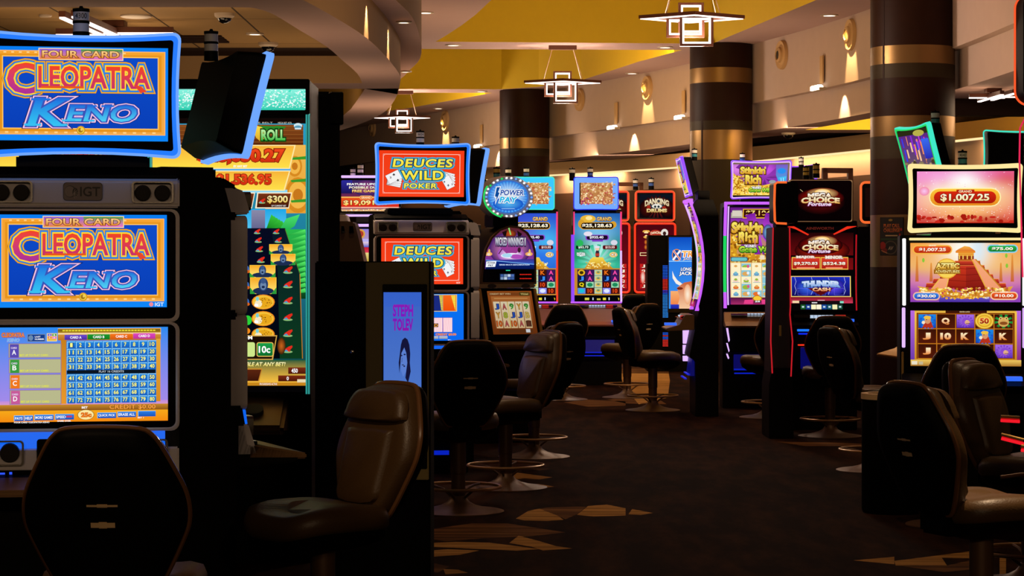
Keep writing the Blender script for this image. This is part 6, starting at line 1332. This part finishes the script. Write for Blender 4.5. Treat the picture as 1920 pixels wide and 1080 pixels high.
# ---- bull poster machine with blue lamp column
def bull():
    d = 33.0; s = F / d; X = lambda u: (u - 1268) / s; Z = lambda v: CH + (HY - v) / s
    root = empty('display_machine', pos(1268, d)); tag(root, 'black machine with a bull poster screen and a column of blue dots', 'machine')
    MB().box(X(1214), X(1322), .02, .6, 0, Z(494)).build('base_cabinet', M['black'], root, bevel=.008); MB().box(X(1216), X(1322), .02, .5, Z(494), Z(441)).build('upper_cabinet', M['black'], root, bevel=.008)
    A = Art((680, 460, 815, 885), (X(1254), Z(578.6), X(1297), Z(444.8))); art_xtra(A); A.build('display', root, y=-.01)
    MB().box(X(1252), X(1320), -.012, .03, Z(588), Z(443)).build('screen_frame', M['gloss'], root) if 0 else MB().frame([(X(1252), Z(586)), (X(1299), Z(586)), (X(1299), Z(442.5)), (X(1252), Z(442.5))], [(X(1254), Z(579)), (X(1297), Z(579)), (X(1297), Z(444.5)), (X(1254), Z(444.5))], -.02, .03).build('screen_frame', M['gun'], root, smooth=False)
    for v0, v1, n, f in ((497, 596, 34, 0), (623, 650, 10, 1)):
        A = Art((0, 0, 5, n), (X(1242.5), Z(v1), X(1253), Z(v0))); A.rect(0, 0, 5, n, '#020208')
        for r in range(n):
            t = r / n
            c_ = '#2a6cff' if (not f and (t < .22 or t > .5)) or (f and t < .5 and r != 2) else ('#ff3a2a' if (f or .24 < t < .46) else '#5a4ae8')
            if t > .55 and not f: c_ = '#3a9aff'
            for q in range(5): A.ell(q + .5, r + .5, .36, .36, c_, 8, keep=(r + q) > 0)
        A.build('lamp_matrix', root, y=.012)
bull()
# ---- purple treasure machines (front and profile)
STK = dict(mx=1424, s=178.0, screen=(1369.6, 389, 1489, 571), rect=(296, 295, 620, 785), art=art_stink, curve=.09, lean=-.06, side=.02, depth=.38,
    leds=[(1358, 1363.5, 383, 442, 'Lmag'), (1358, 1363.5, 442, 548, 'Lgreen'), (1358, 1363.5, 548, 578, 'Lmag'), (1365, 1367.5, 387, 572, 'Llilac'), (1485.5, 1490, 383, 578, 'Lmag')],
    bars=[(1358, 378.5, 1490, 383.5, 'Lmag')], deck=(585, 612, .24, 'bronze'),
    dashes=[([(1361.5, 613), (1364.5, 613), (1368, 638), (1366, 641)], 'Llilac'), ([(1361.5, 643), (1364, 643), (1367.5, 657), (1366, 660)], 'Llilac'), ([(1361.5, 663), (1364, 663), (1367, 671), (1365.5, 673)], 'Llilac')],
    top=(1369, 300, 1484, 374), glow=('Llilac', 'Lpurple', .024), topscreen=(1373, 308, 1476, 366), toprect=(25, 150, 808, 580), topart=art_stink_top, tilt=R(8), bow=.012, bowx=.008, tr=.03,
    candles=[(1393, 303, .95, 'white', 'blue', None)])
cabinet_portrait(1424, 24.7, 0, 'machine with purple rim and cream reels left of the red fortune machine', STK)
STP = dict(STK); STP['tilt'] = R(14); STP['depth'] = .27; STP['candles'] = [(1424, 303, .95, 'white', 'teal', None)]
cabinet_portrait(1291, 23.8, R(-90), 'curved machine in black profile facing the bull poster', STP)
STQ = dict(STK); STQ['candles'] = [(1400, 303, .95, 'white', 'white', None)]
cabinet_portrait(1500, 25.9, R(112), 'machine turned away between the purple rim and the fortune machine', STQ)
# ---- red fortune machine and its neighbours
cabinet_portrait(1541, 21.5, 0, 'black and red fortune machine with two jackpot boxes', dict(
    screen=(1478, 424, 1606, 583), rect=(1478, 424, 1606, 583), art=art_mega, curve=.04, side=.012, depth=.5,
    leds=[(1477, 1479, 425, 582, 'Lredd'), (1605, 1607, 440, 582, 'Lredd')],
    bars=[(1494, 617, 1516, 621, 'Lblue'), (1496, 624, 1514, 627, 'Lbluedeep'), (1494, 645, 1518, 647.5, 'Lred'), (1497, 650, 1526, 690, 'Lkneeb')],
    deck=(588, 612, .10, 'black'), foot=0, top=(1477, 336, 1599, 417), glow=('Lamberglow', 'bronze', .008), topscreen=(1480, 339, 1596, 414), toprect=(150, 115, 535, 370), topart=art_mega_top, tilt=R(3), bow=.0, bowx=.0, tr=.035,
    candles=[(1513, 330, .95, 'amberc', 'amberc', None), (1532, 327, 1.05, 'amberc', 'amberc', None)]))
def side_panel_machine(cx, d, x0, x1, label, hidden=False):
    s = F / d; X = lambda u: (u - cx) / s; Z = lambda v: CH + (HY - v) / s
    root = empty('slot_machine', pos(cx, d)); tag(root, label, 'slot machine')
    MB().pxz([(X(x0 + 2), Z(690)), (X(x0 - 4), Z(722)), (X(x0 - 4), 0), (X(x1 + 8), 0), (X(x1 + 8), Z(722)), (X(x1 + 3), Z(690))], 0, .6).build('base_cabinet', M['black'], root, bevel=.006)
    MB().pxz([(X(x0), Z(700)), (X(x1 + 2), Z(700)), (X(x1), Z(426)), (X(x0 + 4), Z(426))], .01, .58).build('side_panel', pm('panel_dark_maroon', (0.018, 0.006, 0.006), .4), root, bevel=.006)
    for pts in (((x0 + 3.5, 427), (x0, 580), (x0 - 1, 640), (x0 + 2, 700)), ((x1 + .5, 427), (x1 + 2, 575), (x1 + 1, 590), (x1 + 6, 640), (x1 + 3, 706))):
        MB().tube([(X(u), -.004, Z(v)) for u, v in pts], .0065, 6).build('neon_edge', LED('redthin', '#e0202c', .7), root)
    MB().pxz(rr(X(x0 + 8), Z(418), X(x1 + 20), Z(340), .03), .12, .5).build('topper_housing', M['black'], root, bevel=.006)
    MB().tube([(X(u), .11, Z(v)) for u, v in ((x1 - 2, 341), (x0 + 14, 341), (x0 + 9.5, 345), (x0 + 8.5, 380), (x0 + 9.5, 414), (x0 + 13, 418), (x1 - 2, 419))], .011, 6).build('topper_neon', M['Lorange'], root)
    MB().box(X(x0 + 14), X(x1), .2, .45, Z(430), Z(415)).build('neck', M['black'], root)
    MB().box(X(1461), X(1465), -.003, .01, Z(630), Z(610)).build('decal', M['amberc'], root)
side_panel_machine(1464, 20.5, 1446, 1480, 'narrow red-edged side panel of the machine beside the fortune machine')
def edge_machine():
    d = 26.4; s = F / d; X = lambda u: (u - 1650) / s; Z = lambda v: CH + (HY - v) / s
    root = empty('slot_machine', pos(1650, d)); tag(root, 'orange rimmed machine peeking out behind the big banded column', 'slot machine')
    MB().box(X(1609), X(1690), .05, .5, 0, Z(425)).build('cabinet', M['black'], root, bevel=.01)
    MB().pxz(rr(X(1614), Z(417), X(1690), Z(342), .03), 0, .12).build('topper_housing', M['black'], root, bevel=.006)
    MB().tube([(x, -.004, z) for x, z in rr(X(1614), Z(417), X(1690), Z(342), .05)], .014, 8, True).build('topper_neon', M['Lorange'], root)
    MB().box(X(1630), X(1680), .06, .2, Z(426), Z(415)).build('neck', M['black'], root)
    A = Art((0, 0, 10, 10), (X(1622), Z(407), X(1682), Z(352))); A.rect(0, 0, 10, 10, '#1a0806'); A.ell(5, 5, 4, 3, '#4a140c', edge='#1a0806'); A.build('topper_display', root, y=-.004)
edge_machine()
# ---- pyramid machine pod
def aztec_both(a): a.rect(193, 480, 968, 556, '#030203'); art_aztec(a); a.rect(193, 488, 968, 550, '#050304'); art_aztec_low(a)
cabinet_portrait(1808, 14.8, R(-7), 'machine with a golden pyramid picture and glowing cream topper', dict(
    screen=(1709, 455.5, 1911, 686), rect=(193, 60, 968, 950), art=aztec_both, curve=.0, side=.05, depth=.5, rzc=R(-7),
    bars=[(1707, 446, 1912, 450.5, 'Lyellow'), (1694.5, 447, 1700.5, 573, 'Lwhite'), (1693.5, 577, 1699.5, 652, 'Llilac'), (1692.5, 660, 1696.5, 716, 'gold'), (1914.5, 447, 1920, 573, 'Lwhite'), (1914.5, 577, 1920, 652, 'Llilac')],
    deck=(700, 724, .22, 'black'), foot=0, top=(1703, 306, 1914.5, 437), glow=('Lyellow', 'Lyellow', .030), topscreen=(1720.6, 321, 1898, 418), toprect=(262, 480, 1028, 900), topart=art_aztec_top, tilt=R(5), bow=.012, bowx=.010, tr=.03,
    candles=[(1806, 309, .95, 'white', 'teal', '4040')]))
GRN = dict(mx=1800, s=275.0, screen=(1710, 450, 1890, 640), rect=(0, 0, 100, 100), art=art_smear, side=.03, depth=.42, deck=(648, 672, .24, 'gold'), bars=[(1705, 440, 1895, 445, 'Lgreen')],  # gold deck colour stands in for yellow screen light on it
    top=(1704, 226, 1896, 345), glow=('Lgreen', 'Lteal', .026), topscreen=(1712, 236, 1888, 337), toprect=(0, 0, 100, 100), topart=art_smear, tilt=R(15), bow=.02, bowx=.012, tr=.03, candles=[(1800, 231, 1.0, 'white', 'teal', None)])
cabinet_portrait(1738, 16.2, R(-81), 'green rimmed narrow tilted screen left of the cream topper', GRN)
GR2 = dict(GRN); GR2['tilt'] = R(6)
cabinet_portrait(1932, 16.9, R(158), 'black topper back with a green rim right of the cream topper', GR2)
# ---- red machine at the right frame edge
def red_machine():
    d = 10.6; s = F / d; X = lambda u: (u - 1990) / s; Z = lambda v: CH + (HY - v) / s
    root = empty('slot_machine', pos(1990, d)); tag(root, 'black machine with red-orange neon rim cut by the right frame edge', 'slot machine')
    MB().box(X(1918), X(2080), -.45, .0, 0, Z(205)).build('cabinet', M['black'], root, bevel=.02)
    MB().pxz(rr(X(1904), Z(196), X(2085), Z(-8), .06, 6), -.17, .0).build('topper_housing', M['black'], root, bevel=.01)
    MB().tube([(x, .004, z) for x, z in rr(X(1903.5), Z(197), X(2085.5), Z(-9), .062, 6)], .0055, 8, True).build('topper_neon', LED('edge', '#ff5a2a', 1.0), root)
    MB().tube([(X(u), .006, Z(v)) for u, v in ((1940, 214), (1922, 222), (1913, 240), (1912, 300), (1915, 400), (1918, 520))], .004, 8).build('neon_edge', LED('edge2', '#f0285a', .9), root)
    MB().tube([(X(u), -.46, Z(v)) for u, v in ((1922, 556), (1919, 600), (1914, 655), (1911, 676), (1914, 688), (1924, 692))], .007, 8).build('neon_edge', M['Lredd'], root)
    dk = MB().pxz([(X(1909), Z(790)), (X(1909), Z(850)), (X(2080), Z(850)), (X(2080), Z(780))], -.7, -.4).build('button_deck', M['black'], root, bevel=.02)
    for a, b in (((1866, 778, -.12), (1901, 780, -.12)), ((1850, 805, -.32), (1887, 814, -.36)), ((1874, 822, -.45), (1960, 830, -.45))):
        p, q = (X(a[0]), a[2], Z(a[1])), (X(b[0]), b[2], Z(b[1]))
        MB().tube([p, q], .0085, 10).build('gold_rail', M['gold'], dk)
        MB().tube([(p[0], p[1], p[2] - .017), (q[0], q[1], q[2] - .017)], .007, 8).build('red_rail_light', LED('rail', '#ff1a2a', .9), dk)
    MB().tube([(X(1872), -.05, Z(893)), (X(1908), -.05, Z(888)), (X(1990), -.05, Z(888))], .009, 8).build('foot_bar', M['poleb'], root)
red_machine()
# ---- bin
def bin_():
    d = 14.5; s = F / d; root = empty('litter_bin', pos(1672, d)); tag(root, 'black round bin with a steel rim beside the dark profile chair', 'bin'); r = 56 / s
    zt = CH - (737 - HY) / s
    MB().lathe([(r * .96, 0), (r, .02), (r, zt - .03), (r * .97, zt - .03)], 36).build('body', M['black_matte'], root)
    MB().lathe([(r * 1.02, zt - .035), (r * 1.02, zt), (r * .8, zt), (r * .78, zt - .05)], 36).build('rim', M['plate'], root)  # sheen of the steel is put in as a pale tan colour
bin_()
# ---- tube sign frames standing behind the machines
def sign_frame(x0, x1, y, d, lab, r=.03):
    s = F / d; cx = (x0 + x1) / 2; h = (x1 - x0) / 2 / s; z = CH + (HY - y) / s
    root = empty('sign_frame', pos(cx, d), R(12)); tag(root, lab, 'sign frame', 'open tube sign frames')
    for sx in (-1, 1): MB().box(sx * h - r, sx * h + r, -r, r, 0, z).build('post', M['pend'], root, bevel=.004)
    MB().box(-h - r, h + r, -r, r, z - 2 * r, z).build('top_bar', M['pend'], root, bevel=.004); MB().box(-h, h, -r, r, z - .75, z - .70).build('lower_bar', M['pend'], root, bevel=.004)
sign_frame(1545, 1595, 315, 27.5, 'brown open frame above the fortune machine topper'); sign_frame(1150, 1203, 342, 37.5, 'brown open frame between the green treasure and red neon machines')
